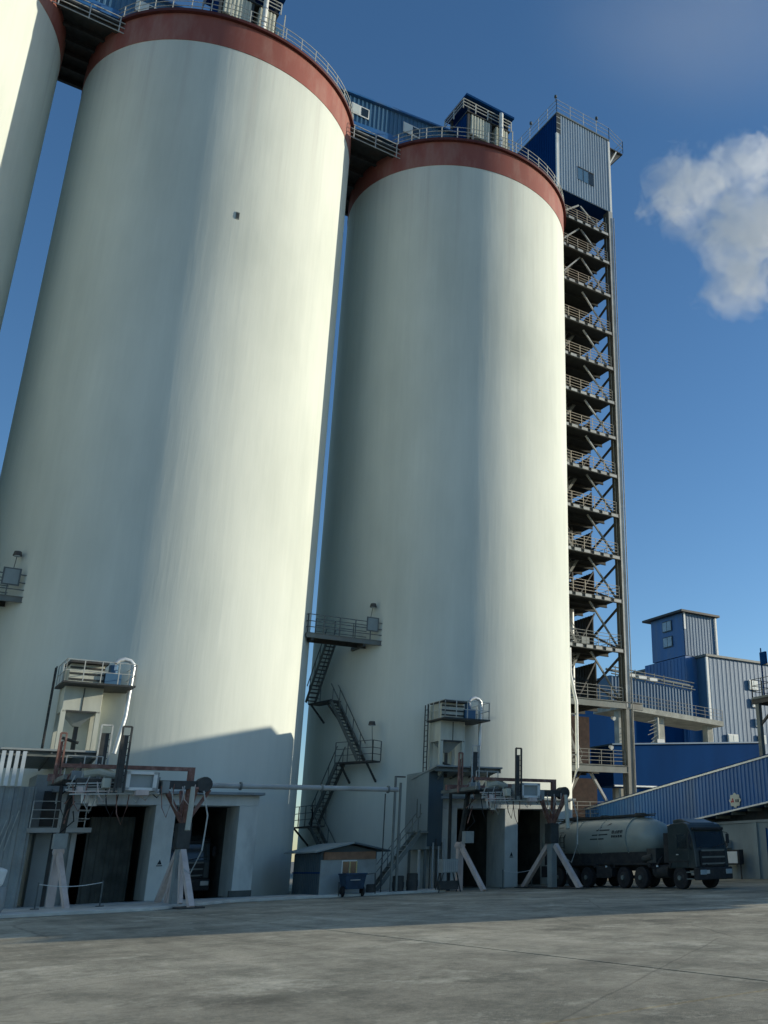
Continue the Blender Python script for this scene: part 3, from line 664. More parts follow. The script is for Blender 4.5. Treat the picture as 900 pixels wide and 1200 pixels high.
def filter_tower(label):
    t = thing('filter_tower', label, 'filter tower', (-4.4, -9.5, 6.5), 'small dust filter towers in front of the silos')
    xa, xb, ya, yb = -5.25, -3.8, -9.6, -8.4
    for x in (xa, xb):
        for y in (ya, yb):
            q = MB(); q.beam((x, y, 6.1), (x, y, 8.1 if y == ya else 10.2), .2); q.build('leg', 'cream', t)
    q = MB(); q.box(xa - .08, xb + .08, ya - .08, yb + .08, 8.05, 9.2); q.build('filter_casing', 'cream', t, bevel=.015)
    q = MB(); q.box((xa + xb) / 2 - .02, (xa + xb) / 2 + .02, ya - .1, ya - .082, 8.1, 9.15); q.box(xa - .05, xb + .05, ya - .1, ya - .082, 8.02, 8.1); q.build('casing_seam', 'dark', t)
    q = MB(); q.hexa([(xa + .6, ya + .5, 7.45), (xb - .6, ya + .5, 7.45), (xb - .6, yb - .4, 7.45), (xa + .6, yb - .4, 7.45)], [(xa + .1, ya + .1, 8.04), (xb - .1, ya + .1, 8.04), (xb - .1, yb - .1, 8.04), (xa + .1, yb - .1, 8.04)]); q.build('hopper', 'greywall', t)
    q = MB(); q.tube([(xa + .75, ya + .7, 6.1), (xa + .75, ya + .7, 7.45)], .10, 10); q.tube([(xa + .2, ya + .4, 6.9), (xa + .9, ya + .4, 6.7)], .07, 8); q.build('valve', 'dark', t)
    q = MB(); q.box(xa - .35, xb + 1.25, ya - 1.0, yb, 9.2, 9.28); q.build('service_floor', 'dark', t)
    q = MB(); q.box(xa + .0, xb + .0, ya, yb, 9.281, 10.25); q.build('upper_casing', 'cream', t)
    for k in range(3):
        q = MB(); q.box(xa - .02, xb + .02, ya - .04, ya - .002, 9.5 + k * .27, 9.58 + k * .27); q.build('louvre', 'dark', t)
    q = MB(); q.box(xa - .1, xb + .1, ya - .35, yb + .1, 10.26, 10.36); q.build('roof', 'dark', t)
    q = MB(); q.box(xb + .05, xb + .75, ya - .15, ya + .55, 9.3, 9.95); q.tube([(xb + .4, ya + .2, 9.9), (xb + .4, ya + .2, 10.35)], .2, 10); q.build('fan_motor', 'grey_blue', t)
    q = MB(); railing(q, [(xa - .3, yb, 9.28), (xa - .3, ya - .95, 9.28), (xb + 1.2, ya - .95, 9.28), (xb + 1.2, yb, 9.28)], h=1.0, step=.75, r=.018, mids=(.5,)); q.build('railing', 'rail', t)
    q = MB(); q.beam((xa - .45, yb, 6.1), (xa - .45, yb, 10.2), .05); q.beam((xa - .45, yb - .4, 6.1), (xa - .45, yb - .4, 10.2), .05)
    for k in range(13): q.beam((xa - .45, yb, 6.3 + k * .3), (xa - .45, yb - .4, 6.3 + k * .3), .03)
    q.build('ladder', 'dark', t)
    pts = [(xb + .42, ya + .1, 10.3)] + [(xb + .42 + .42 * (1 - math.cos(a)) , ya + .1, 10.35 + .33 * math.sin(a)) for a in (R_(20), R_(55), R_(90), R_(125), R_(160))] + [(xb + 1.25, ya + .1, 10.25), (xb + 1.2, ya + .1, 8.0), (xb + .95, ya + .1, 6.25)]
    q = MB(); q.tube(pts, .105, 12); q.build('bent_pipe', 'zinc', t, smooth='auto')
    return t
ft = filter_tower('cream dust filter tower with bent pipe in front of the right silo')
clone(ft, -PITCH, 0, .35, 'cream dust filter tower with bright bent pipe in front of the middle silo')

def gantry(label):
    t = thing('loading_gantry', label, 'gantry', (-3, -14, 0), 'tanker loading gantries with trestles')
    # right trestle: A-frame in the y-z plane
    x = -.5
    for ya_, yb_ in ((-11.05, -13.55), (-16.45, -14.25)):
        q = MB(); q.beam((x, ya_, .02), (x, yb_, 2.2), .22, .26); q.build('trestle_leg', 'timber', t)
    q = MB(); q.beam((x, -13.9, .02), (x, -13.9, 2.3), .34, .42); q.build('trestle_post', 'greywall', t)
    q = MB(); q.box(x - .5, x + .5, -16.6, -10.9, .003, .06); q.build('base_plate', 'dark', t)
    q = MB(); q.box(x - .28, x + .28, -14.2, -13.6, 2.3, 3.35); q.build('turntable', 'dark', t, bevel=.03)
    # funnel of braces
    for a, b in (((x - .05, -13.9, 3.3), (x - 1.0, -14.2, 4.75)), ((x + .05, -13.9, 3.3), (x + .85, -14.2, 4.75)), ((x, -13.75, 3.3), (x, -12.9, 4.75)), ((x, -14.05, 3.3), (x, -15.2, 4.75))):
        q = MB(); q.beam(a, b, .17, .14); q.build('fan_brace', 'rust', t)
    q = MB(); q.beam((x, -13.9, 3.3), (x, -14.15, 4.9), .22); q.build('king_post', 'rust', t)
    q = MB(); q.beam((-5.0, -14.2, 4.92), (.15, -14.2, 4.92), .34, .34); q.build('main_beam', 'dark', t)
    q = MB(); q.tube([(.05, -14.45, 4.95), (.05, -13.95, 4.95)], .33, 14); q.build('pivot_drum', 'dark', t)
    q = MB(); q.beam((-5.6, -14.1, 5.6), (-.5, -14.1, 5.6), .15, .16); q.beam((-.5, -14.1, 5.68), (-.5, -14.1, 5.1), .26, .2); q.build('pipe_frame', 'rust', t)
    q = MB(); q.beam((-5.6, -11.0, 5.35), (-1.6, -11.0, 5.35), .2, .3); q.build('rear_beam', 'rust', t)
    for k in range(4):
        xx = -5.4 + k * 1.2
        q = MB(); q.beam((xx, -14.1, 5.15), (xx, -10.2, 5.15), .12, .18); q.build('cross_beam', 'steel', t)
    # loader carriage and platform
    q = MB(); q.box(-4.0, -2.2, -13.6, -11.4, 4.75, 5.15); q.box(-3.5, -2.0, -15.0, -14.45, 4.5, 5.35); q.build('carriage', 'greywall', t, bevel=.02)
    q = MB()
    for a, b in (((-3.3, 4.6), (-2.1, 4.72)), ((-3.3, 5.25), (-2.1, 5.37)), ((-3.3, 4.6), (-3.15, 5.37)), ((-2.25, 4.6), (-2.1, 5.37))):
        q.box(a[0], b[0], -15.12, -15.01, a[1], b[1])
    q.build('carriage_frame', 'white', t)
    q = MB(); q.tube([(-4.7, -13.8, 5.35), (-4.2, -13.9, 5.45), (-3.5, -13.9, 5.25)], [.22, .28, .15], 12); q.build('drive_motor', 'cream', t)
    q = MB(); q.tube([(-4.5, -13.8, 5.15), (-4.5, -13.8, 4.5)], [.42, .16], 14); q.build('chute_hopper', 'greywall', t)
    q = MB(); q.tube([(-4.5, -13.8, 4.5), (-4.5, -13.8, 4.15)], [.17, .13], 12); q.tube([(-4.15, -13.6, 4.35), (-4.15, -13.6, 4.05)], .16, 10); q.build('spout', 'white', t)
    for k in range(5):
        q = MB(); q.beam((-5.3 + k * .55, -14.35, 4.55), (-5.1 + k * .55, -14.4, 5.2), .035); q.build('pipe_stub', 'rail', t)
    q = MB(); q.beam((-5.4, -14.5, 4.62), (-2.0, -14.5, 4.62), .07); q.beam((-5.4, -14.5, 4.85), (-3.4, -14.5, 4.95), .05); q.build('hydraulic_line', 'rail', t)
    q = MB(); q.box(-5.45, -1.95, -13.9, -11.1, 5.0, 5.06); q.build('grating', 'floor', t)
    q = MB(); railing(q, [(-5.45, -14.0, 5.06), (-4.1, -14.0, 5.06)], h=.95, step=.7, r=.018, mids=(.5,)); q.build('railing', 'rail', t)
    for k, (x_, y_, z_, w_, h_, m_) in enumerate(((-5.0, -14.6, 4.45, .35, .3, 'timber'), (-2.9, -15.3, 4.4, .5, .22, 'timber'), (-4.1, -14.9, 4.7, .28, .38, 'cream'), (-1.75, -14.6, 4.55, .3, .5, 'greywall'), (-4.95, -12.6, 5.08, .6, .45, 'greywall'), (-2.6, -12.4, 5.17, .7, .35, 'rust'))):
        q = MB(); q.box(x_, x_ + w_, y_, y_ + .4, z_, z_ + h_); q.build('machine_box', m_, t, bevel=.02)
    random.seed(11)
    for k in range(12):
        x_ = -5.6 + k * .42; y_ = -14.5 - .5 * random.random(); z_ = 4.95 - .3 * random.random(); d_ = .5 + .9 * random.random()
        q = MB(); q.tube([(x_, y_, z_), (x_ + .12, y_ - .05, z_ - d_ * .7), (x_ + .34, y_, z_ - d_), (x_ + .5, y_ + .05, z_ - d_ * .5), (x_ + .55, y_ + .1, z_ + .1)], .022, 5); q.build('hanging_hose', ('black', 'rust', 'rail', 'timber')[k % 4], t, smooth='auto')
    for k in range(5):
        q = MB(); q.beam((-5.3, -14.95 + .2 * k, 4.42 + .12 * k), (-1.9, -14.95 + .2 * k, 4.5 + .12 * k), .045); q.build('feed_pipe', ('rail', 'timber', 'column')[k % 3], t)
    q = MB(); q.box(-5.2, -4.7, -12.6, -12.2, 2.4, 3.0); q.box(-5.1, -4.8, -12.62, -12.58, 2.5, 2.9); q.build('junction_box', 'greywall', t)
    # masts
    def mast(x_, y_, z0, z1, m1, m2, w=.42):
        q = MB()
        for k in (-1, 1): q.beam((x_ + k * w / 2, y_, z0), (x_ + k * w / 2, y_, z1), .07, .09)
        q.beam((x_ - w / 2, y_, z1), (x_ + w / 2, y_, z1), .07)
        o = q.build('mast', m1, t)
        q = MB(); q.box(x_ - w / 2 + .06, x_ + w / 2 - .08, y_ + .02, y_ + .12, z0 + .2, z1 - .35)
        for k in range(8): q.beam((x_ - w / 2, y_ + .05, z0 + .3 + (z1 - z0 - .5) * k / 8), (x_ + w / 2, y_ + .05, z0 + .3 + (z1 - z0 - .5) * (k + .5) / 8), .03)
        q.build('chain_rack', m2, o)
    mast(-3.5, -10.6, 5.0, 7.75, 'rail', 'dark', .46)
    mast(-3.55, -15.2, 4.5, 7.15, 'dark', 'dark', .34)
    mast(-5.45, -12.3, 5.0, 7.1, 'rust', 'rust', .22)
    # hanging loading spout over the lane
    q = MB(); q.tube([(-.75, -15.6, 4.75), (-.78, -15.75, 3.9), (-.85, -15.9, 3.0)], [.09, .11, .11], 12); q.build('loading_sleeve', 'cream', t, smooth='auto')
    q = MB(); q.tube([(-.3, -15.6, 4.6), (-.05, -15.7, 3.6), (-.15, -15.8, 2.2), (-.5, -15.7, 1.3), (-.7, -15.5, 1.5)], .03, 6); q.build('cable', 'rail', t, smooth='auto')
    # left trestle
    q = MB(); q.beam((-4.75, -11.2, .02), (-4.75, -11.2, 2.3), .3, .3); q.build('trestle_post', 'timber', t)
    q = MB(); q.beam((-4.45, -13.3, .02), (-4.75, -11.3, 2.3), .2, .22); q.build('trestle_leg', 'timber', t)
    q = MB(); q.tube([(-4.75, -11.45, 2.3), (-4.75, -10.95, 2.3)], .2, 12); q.build('pulley', 'timber', t)
    q = MB(); q.beam((-4.75, -11.2, 2.3), (-4.75, -12.0, 5.1), .2); q.build('post_upper', 'dark', t)
    q = MB(); q.beam((-4.9, -10.3, .0), (-4.9, -10.3, 5.1), .14); q.build('support_post', 'dark', t)
    for k in range(6):
        zz = 3.0 + k * .4
        q = MB(); q.tube([(-5.0 + .15 * math.sin(k), -12.2, zz), (-4.75 + .2 * math.cos(k * 2), -12.4, zz + .5), (-4.6, -12.2, zz + .9)], .03, 5); q.build('hose', 'rust' if k % 2 else 'black', t, smooth='auto')
    return t
ga = gantry('dusty loading gantry with A shaped trestle beside the tanker at the right silo')
gb_ = clone(ga, -PITCH, 0, 0, 'dusty loading gantry with rusty frame and A trestle before the middle silo bays')
for yy in (-12.5, -13.1, -14.8):
    q = MB(); q.beam((-.5 - PITCH, yy, .14), (-.5 - PITCH, -13.9 + (yy + 13.9) * .2, 2.15), .14, .3); q.build('trestle_board', 'timber', gb_)

def shaft(label):
    t = thing('control_shaft', label, 'shaft', (-5.4, -8, 0))
    q = MB(); q.box(-5.9, -4.95, -9.5, -5.9, 3.1, 6.35); q.box(-5.897, -4.953, -9.497, -7.2, 2.15, 3.1); q.build('casing', 'shaft', t, bevel=.02)
    q = MB(); q.box(-5.915, -5.902, -8.3, -8.2, 3.9, 4.9); q.box(-5.915, -5.902, -8.7, -8.62, 3.9, 4.6); q.box(-5.915, -5.902, -8.7, -8.2, 3.86, 3.9); q.build('door_outline', 'rail_dark', t)
    q = MB(); q.box(-5.88, -4.97, -9.56, -9.502, 2.3, 6.33); q.build('front_panel', 'teal', t)
    for x, y, m_ in ((-5.85, -7.4, 'steel'), (-5.85, -9.3, 'steel'), (-5.05, -9.3, 'steel'), (-5.85, -8.6, 'white')):
        q = MB(); q.beam((x, y, .0), (x, y, 2.15), .12); q.build('leg', m_, t)
    for k in range(6):
        q = MB(); q.tube([(-5.7 + k * .16, -9.6 - .03 * k, 0), (-5.7 + k * .16, -9.6 - .03 * k, 2.3 + .2 * (k % 3))], .035 + .012 * (k % 2), 6); q.build('conduit', 'column' if k % 2 else 'dark', t)
    return t
shaft('blue grey box shaft on legs against the right silo, left of its loading bay')
# grey room with balcony at the middle silo
t = thing('control_room', 'grey panel room with a railed balcony, left of the middle silo bays', 'control room', (-24.6, -9, 0))
q = MB(); q.box(-25.0, -23.5, -9.6, -7.0, .132, 3.1); q.build('lower_wall', 'greywall', t)
q = MB(); q.box(-25.3, -23.6, -9.2, -7.0, 3.3, 5.6); q.build('upper_wall', 'greywall', t)
q = MB(); q.box(-23.62, -23.42, -9.75, -9.605, .132, 3.1); q.build('corner_post', 'column', t)
q = MB(); q.box(-25.5, -23.0, -10.5, -7.6, 3.101, 3.3); q.build('balcony_floor', 'column', t)
q = MB(); railing(q, [(-25.4, -10.4, 3.3), (-23.1, -10.4, 3.3), (-23.1, -9.3, 3.3)], h=1.1, step=1.1, r=.02); q.build('railing', 'rail', t)
q = MB()
for k in range(4): q.box(-23.55, -23.1, -9.23, -9.18, 3.6 + k * .45, 3.64 + k * .45)
q.build('ladder', 'rail', t)
q = MB(); q.box(-24.9, -24.3, -9.24, -9.205, 3.4, 4.9); q.build('door', 'dark', t)
# pale vertical ducts at left edge
t = thing('duct_bank', 'bank of four pale vertical ducts below the canopy at the left photo edge', 'ducts', (-26.5, -10, 0))
for k in range(4):
    q = MB(); q.box(-26.95 + k * .26, -26.80 + k * .26, -10.62, -10.5, 5.0, 6.45); q.build('duct', 'zinc', t)
q = MB(); q.box(-27.6, -25.35, -10.3, -8.6, .132, 5.0); q.ribs('y', -10.3, -27.6, -25.35, .132, 5.0, .45, -.05); q.build('casing', 'greywall', t)
for k in range(5):
    q = MB(); q.beam((-27.2 + k * .25, -10.42, 1.2 + .3 * k), (-26.7 + k * .2, -10.42, 3.2 + .2 * k), .03); q.build('conduit', 'rail', t)
# bulk bag
t = thing('bulk_bag', 'white woven bulk bag on a dark drum at the left photo edge', 'bag', (-26.9, -14.6, .13))
q = MB(); q.tube([(-26.9, -14.6, .132), (-26.9, -14.6, .3), (-26.9, -14.6, .95), (-26.9, -14.6, 1.05)], [.5, .56, .56, .5], 16); q.build('drum', 'greywall', t, smooth='auto')
q = MB(); q.hexa([(-27.25, -14.95, 1.05), (-26.55, -14.95, 1.05), (-26.55, -14.25, 1.05), (-27.25, -14.25, 1.05)], [(-27.35, -15.0, 1.75), (-26.45, -15.02, 1.65), (-26.5, -14.2, 1.72), (-27.3, -14.2, 1.8)]); q.build('bag', 'white', t, bevel=.08)
# rope barriers
def barrier(p, q_, label, z=0.13):
    t = thing('rope_barrier', label, 'barrier', (p[0], p[1], z), 'low rope barriers before the bays')
    for a in (p, q_):
        m_ = MB(); m_.tube([(a[0], a[1], z), (a[0], a[1], z + 1.0)], .03, 6); m_.tube([(a[0], a[1], z), (a[0], a[1], z + .04)], .16, 10); m_.build('post', 'rail_dark', t)
    m_ = MB(); n = 8; m_.tube([(p[0] + (q_[0] - p[0]) * k / n, p[1] + (q_[1] - p[1]) * k / n, z + .93 - .12 * math.sin(math.pi * k / n)) for k in range(n + 1)], .014, 5); m_.build('rope', 'white', t)
barrier((-25.1, -13.2), (-22.75, -13.2), 'low rope barrier between two thin posts at the left bay')
barrier((-1.7, -10.8), (.25, -10.8), 'low rope barrier beside the pillar, left of the tanker trestle', 0)

# pipe across with posts
t = thing('overhead_pipe', 'grey overhead pipe spanning from the left gantry to a post by the shaft', 'pipe', (-14, -12, 5))
q = MB(); q.tube([(-19.4, -12.0, 5.1), (-9.0, -12.0, 5.1)], .12, 12); p = q.build('pipe', 'column', t, smooth='auto')
for x in (-17.2, -13.2, -9.6):
    q = MB(); q.tube([(x, -12, 5.1), (x + .08, -12, 5.1)], .19, 12); q.build('flange', 'steel', p)
for dx in (0, .3):
    q = MB(); q.beam((-9.15 + dx, -12.0, 0.0), (-9.15 + dx, -12.0, 5.75 - dx), .1); q.build('post', 'steel', t)
q = MB(); q.beam((-9.2, -12, 5.75), (-8.6, -12, 5.75), .07); q.tube([(-9.6, -11.8, 0), (-9.6, -11.8, 4.9)], .03, 6); q.build('bracket', 'dark', t)

# hut
t = thing('site_hut', 'small blue site hut with low gable roof and one curtained window', 'hut', (-11.1, -9.5, 0))
hx0, hx1, hy0, hy1 = -12.6, -9.65, -11.3, -7.7
q = MB(); q.box(hx0, hx1, hy0 + .06, hy1, 0.0, 2.1); q.prism([(hx0, 2.1), (hx1, 2.1), ((hx0 + hx1) / 2, 2.42)], 'y', hy0 + .06, hy1); q.build('walls', 'teal', t)
q = MB(); q.box(hx0 - .04, hx0 - .002, hy0 + .06, hy1, .02, 2.05); q.ribs('x', hx0 - .04, hy0 + .06, hy1, .02, 2.05, .25, -.03); q.build('side_panel', 'teal', t)
q = MB(); q.box(hx0 - .03, hx1, hy0, hy0 + .058, .02, 1.72); q.build('front_panel', 'greywall', t)
q = MB(); q.box(hx0 + .1, hx1 - .1, hy0 - .05, hy0 + .055, 1.722, 2.08); q.build('fascia', 'orange', t)
for s_ in (-1, 1):
    xm = (hx0 + hx1) / 2; xe = xm + s_ * 2.0
    q = MB(); q.hexa([(xm, hy0 - .45, 2.47), (xe, hy0 - .45, 2.06), (xe, hy1 + .3, 2.06), (xm, hy1 + .3, 2.47)], [(xm, hy0 - .45, 2.55), (xe, hy0 - .45, 2.13), (xe, hy1 + .3, 2.13), (xm, hy1 + .3, 2.55)]); q.build('roof_sheet', 'shaft' if s_ < 0 else 'teal', t)
q = MB(); q.box(-11.55, -10.75, hy0 - .04, hy0 - .002, .98, 1.68); w = q.build('window', 'white', t)
for a, m_ in ((-11.5, 'dglass'), (-11.12, 'dglass')):
    q = MB(); q.box(a, a + .32, hy0 - .06, hy0 - .041, 1.03, 1.63); q.build('pane', m_, w)
q = MB(); q.box(-11.16, -11.1, hy0 - .075, hy0 - .061, 1.03, 1.63); q.box(-10.8, -10.74, hy0 - .075, hy0 - .061, 1.03, 1.63); q.build('curtain', 'yellow', w)
q = MB(); q.box(hx0 - .1, hx0 - .05, hy0, hy1, 1.1, 1.16); q.build('side_rail', 'deep', t)
# blue cart
t = thing('hand_cart', 'dark blue hand cart with a lidded box parked before the hut', 'cart', (-11.3, -12.1, 0))
q = MB(); q.hexa([(-11.75, -12.5, .35), (-10.85, -12.5, .35), (-10.85, -11.85, .35), (-11.75, -11.85, .35)], [(-11.85, -12.6, 1.0), (-10.75, -12.6, 1.0), (-10.75, -11.75, 1.0), (-11.85, -11.75, 1.0)]); q.build('box', 'bluecart', t, bevel=.03)
q = MB(); q.box(-11.88, -10.72, -12.64, -11.72, 1.003, 1.08); q.build('lid', 'bluecart', t, bevel=.02)
q = MB(); q.box(-11.6, -11.1, -12.64, -12.6, .75, .79); q.build('handle_bar', 'rail', t)
for x in (-11.82, -10.78):
    q = MB(); q.tube([(x - .04, -12.2, .25), (x + .04, -12.2, .25)], .25, 16); q.build('wheel', 'black', t)
q = MB(); q.tube([(-10.7, -12.3, 1.0), (-10.2, -12.35, 1.05), (-10.15, -12.35, .1)], .03, 6); q.tube([(-12.0, -12.2, .05), (-12.0, -12.2, .7)], .03, 6); q.build('handle', 'dark', t)
# small stair near the shaft
t = thing('access_stair', 'short steel access stair with dusty treads between the post and the shaft', 'stair', (-7.6, -9.2, 0))
q = MB()
for y in (-9.6, -8.9):
    q.beam((-8.9, y, .05), (-6.3, y, 3.1), .06, .2); q.beam((-8.9, y, 1.0), (-6.3, y, 4.05), .04)
    for k in range(4): q.beam((-8.6 + k * .7, y, .4 + k * .82), (-8.6 + k * .7, y, 1.35 + k * .82), .035)
q.build('stringer', 'steel', t)
for k in range(11):
    x = -8.75 + k * .225; z = .28 + k * .264
    q = MB(); q.box(x - .12, x + .14, -9.57, -8.93, z - .03, z); q.build('tread', 'rail' if 3 < k < 9 else 'steel', t)
q = MB(); q.box(-6.4, -5.95, -9.8, -8.0, 3.0, 3.08); q.build('landing', 'steel', t)
# louvred cabinet
t = thing('louvred_cabinet', 'grey louvred cabinet on a dark splayed stand beside the left trestle leg', 'cabinet', (-5.9, -12.0, 0))
q = MB(); q.box(-6.35, -5.45, -12.3, -11.8, .95, 1.62); c = q.build('body', 'greywall', t, bevel=.015)
for k in range(7):
    q = MB(); q.box(-6.3 + k * .12, -6.24 + k * .12, -12.33, -12.303, 1.0, 1.56); q.build('slat', 'column', c)
for x, s_ in ((-6.3, -.25), (-5.5, .25)):
    for y in (-12.25, -11.85):
        q = MB(); q.beam((x + s_, y, .0), (x, y, .95), .05); q.build('leg', 'dark', t)
q = MB(); q.box(-6.45, -5.35, -12.2, -11.9, .12, .55); q.build('motor', 'dark', t)
# dark drums and clutter at foot of pipe post
for i, (x, y, hgt, lb) in enumerate(((-8.35, -11.2, .85, 'tall dark drum at the foot of the pipe post'), (-7.6, -11.3, .95, 'dark oil drum between pipe post and shaft legs'), (-9.9, -11.2, .5, 'low dark tub beside the hut wall under the pipe'))):
    t = thing('oil_drum' if i < 2 else 'tub', lb, 'drum' if i < 2 else 'tub', (x, y, 0))
    q = MB(); q.tube([(x, y, 0), (x, y, hgt * .33), (x, y, hgt * .34), (x, y, hgt * .66), (x, y, hgt * .67), (x, y, hgt)], [.29, .29, .31, .31, .29, .29], 16); q.build('shell', 'dark', t, smooth='auto')
    q = MB(); q.tube([(x, y, hgt), (x, y, hgt + .02)], .25, 16); q.build('lid', 'chassis', t)

# white bent downpipe on the right silo
t = thing('downpipe', 'white kinked pipe running down between the right silo and stair tower', 'pipe', (8.6, -3.2, 6))
pts = [(8.8, -3.2, 16.2), (8.8, -3.2, 14.3), (9.35, -3.2, 12.2), (9.32, -3.2, 7.5), (8.3, -3.6, 5.7), (6.9, -5.4, 5.0)]
q = MB(); q.tube(pts, .12, 12); q.build('pipe', 'white', t, smooth='auto')
for z in (11.3, 8.4):
    q = MB(); q.box(8.4, 9.3, -3.26, -3.14, z, z + .08); q.build('pipe_clamp', 'steel', t)

# ------------------------------------------------------------------ tanker truck
def truck():
    t = thing('tanker_truck', 'dusty bulk cement tanker truck with dark cab leaving the right silo bay', 'truck', (2.05, -18, 0))
    xa, xb, xc = .85, 3.05, 1.95
    # tank
    prof = [(-10.2, .12), (-10.28, .45), (-10.5, .78), (-10.9, .98), (-12.2, 1.06), (-15.5, 1.10), (-18.2, 1.07), (-19.4, 1.0), (-20.15, .78), (-20.42, .45), (-20.5, .1)]
    q = MB(); n = 48; vs = []; fs = []
    for y, r in prof:
        vs += [(xc + r * math.cos(2 * math.pi * k / n), y, 2.42 + r * 1.0 * math.sin(2 * math.pi * k / n)) for k in range(n)]
    for i in range(len(prof) - 1):
        for k in range(n): fs.append((i * n + k, i * n + (k + 1) % n, (i + 1) * n + (k + 1) % n, (i + 1) * n + k))
    fs += [tuple(range(n)), tuple((len(prof) - 1) * n + k for k in range(n))[::-1]]
    q.add(vs, fs); tk = q.build('tank', 'tank', t, smooth=True)
    for y in (-11.9, -14.3, -16.3, -18.6):
        q = MB(); q.tube([(xc, y - .03, 2.42), (xc, y + .03, 2.42)], 1.112, 48); q.build('tank_hoop', 'tank', tk, smooth='auto')
    q = MB(); q.box(xc - .3, xc + .3, -19.5, -11.2, 3.52, 3.56); q.build('catwalk', 'dark', tk)
    q = MB(); q.beam((xc - .34, -19.5, 3.62), (xc - .34, -11.2, 3.62), .05); q.beam((xc + .34, -19.5, 3.62), (xc + .34, -11.2, 3.62), .05); q.build('catwalk_rail', 'dark', tk)
    for y in (-12.6, -15.6, -18.6):
        q = MB(); q.tube([(xc, y, 3.5), (xc, y, 3.7)], .26, 14); q.build('manhole_lid', 'dark', tk)
    # markings: a winged stroke emblem and two lines of lettering on the camera side
    def mark(y, z, ly, lz, slant=0.0):
        # thin plate following the tank side
        m_ = []
        for yy, zz in ((y, z), (y - ly, z + slant), (y - ly, z + lz + slant), (y, z + lz)):
            dz = zz - 2.42; x = xc - math.sqrt(max(.01, 1.09 ** 2 - dz * dz)); m_.append((x - .002, yy, zz))
        return m_
    q = MB()
    def addm(l, q=q):
        P = l; q.hexa(P, [(p[0] - .008, p[1], p[2]) for p in P])
    addm(mark(-16.05, 2.86, 1.15, .06)); addm(mark(-15.75, 2.62, 1.35, .06, .02)); addm(mark(-15.6, 2.42, 1.2, .06)); addm(mark(-16.35, 2.62, .07, .45, 0)); addm(mark(-16.2, 2.9, .9, .07, .28))
    q.build('winged_emblem', 'ink', tk)
    q = MB()
    random.seed(3)
    for row, z in enumerate((2.70, 2.50)):
        for k in range(4 + row):
            y = -17.45 - k * (.24 if row == 0 else .19); h_ = .15 if row == 0 else .11; w_ = .16 if row == 0 else .12
            for seg in range(4):
                a = [(0, 0, w_, .03), (0, h_ - .03, w_, .03), (0, 0, .035, h_), (w_ - .035, 0, .035, h_)][seg]
                if random.random() < .22: continue
                P = mark(y - a[0], z + a[1], a[2], a[3]); q.hexa(P, [(p[0] - .008, p[1], p[2]) for p in P])
            P = mark(y, z + h_ * .45, w_, .03); q.hexa(P, [(p[0] - .008, p[1], p[2]) for p in P])
    q.build('lettering', 'ink', tk)
    # chassis
    for x in (1.45, 2.65):
        q = MB(); q.ibeam((x, -24.0, .98), (x, -10.8, .98), .1, .3, .03); q.build('chassis_rail', 'chassis', t)
    for y in (-11.5, -14.6, -17.4, -20.4):
        q = MB(); q.box(1.3, 2.8, y - .15, y + .15, 1.13, 1.9); q.build('tank_saddle', 'chassis', t)
    q = MB(); q.box(xa + .02, xa + .06, -17.3, -16.1, .5, 1.1); q.box(xa + .02, xa + .06, -11.9, -10.9, .5, 1.1); q.build('side_guard', 'chassis', t)
    q = MB(); q.prism([(-10.9, 1.15), (-10.9, 1.75), (-20.3, 1.75), (-20.3, 1.15)], 'x', xa + .25, xb - .25); q.build('subframe', 'chassis', t)
    def wheel(y, x, side, r=.52):
        q = MB(); xi = x; xo = x + side * .3
        q.tube([(xi, y, r), (xi + side * .03, y, r), (xo - side * .03, y, r), (xo, y, r)], [r * .93, r, r, r * .93], 28); w = q.build('wheel', 'black', t, smooth='auto')
        q = MB(); q.tube([(xo - side * .012, y, r), (xo + side * .015, y, r)], [r * .58, r * .5], 20); hb = q.build('rim', 'chassis', w, smooth='auto')
        q = MB(); q.tube([(xo, y, r), (xo + side * .08, y, r)], .11, 12); q.build('hub', 'steel', w)
    for y in (-22.7, -19.75, -18.35, -15.2, -13.85, -12.5):
        for x, s_ in ((1.17, -1), (2.73, 1)): wheel(y, x, s_)
        q = MB(); q.tube([(1.1, y, .52), (3.0, y, .52)], .09, 8); q.build('axle', 'chassis', t)
    for y0, y1 in ((-20.5, -17.6), (-16.0, -11.8)):
        for x in (.84, 2.86):
            q = MB(); q.prism([(y0, 1.0), (y0, 1.12), (y0 + .1, 1.2), (y1 - .1, 1.2), (y1, 1.12), (y1, 1.0), (y1 - .08, 1.0), (y1 - .12, 1.12), (y0 + .12, 1.12), (y0 + .08, 1.0)], 'x', x, x + .42); q.build('mudguard', 'chassis', t)
    q = MB(); q.box(.86, 1.3, -17.4, -16.2, .55, 1.0); q.build('tool_box', 'chassis', t, bevel=.03)
    q = MB(); q.tube([(1.15, -21.8, .8), (1.15, -20.7, .8)], .3, 16); q.build('fuel_tank', 'chassis', t, smooth='auto')
    q = MB(); q.box(1.05, 2.9, -21.9, -21.4, 1.2, 2.6); q.tube([(1.25, -21.65, 1.2), (1.25, -21.65, 2.95)], .09, 10); q.build('air_intake', 'chassis', t)
    q = MB(); q.box(.95, 1.6, -20.9, -20.2, 1.2, 1.9); q.tube([(1.0, -20.6, 1.5), (1.0, -19.9, 1.4)], .16, 12); q.build('compressor', 'dark', t)
    q = MB()
    for z_ in [1.3 + .26 * k for k in range(9)]: q.beam((xa - .02, -13.2, z_), (xa - .02, -12.8, z_), .03)
    for y_ in (-13.2, -12.8): q.beam((xa - .02, y_, 1.2), (xa - .02 + .0, y_, 2.6), .035); q.beam((xa - .02, y_, 2.6), (xc - .5, y_, 3.45), .035)
    q.build('side_ladder', 'dark', tk)
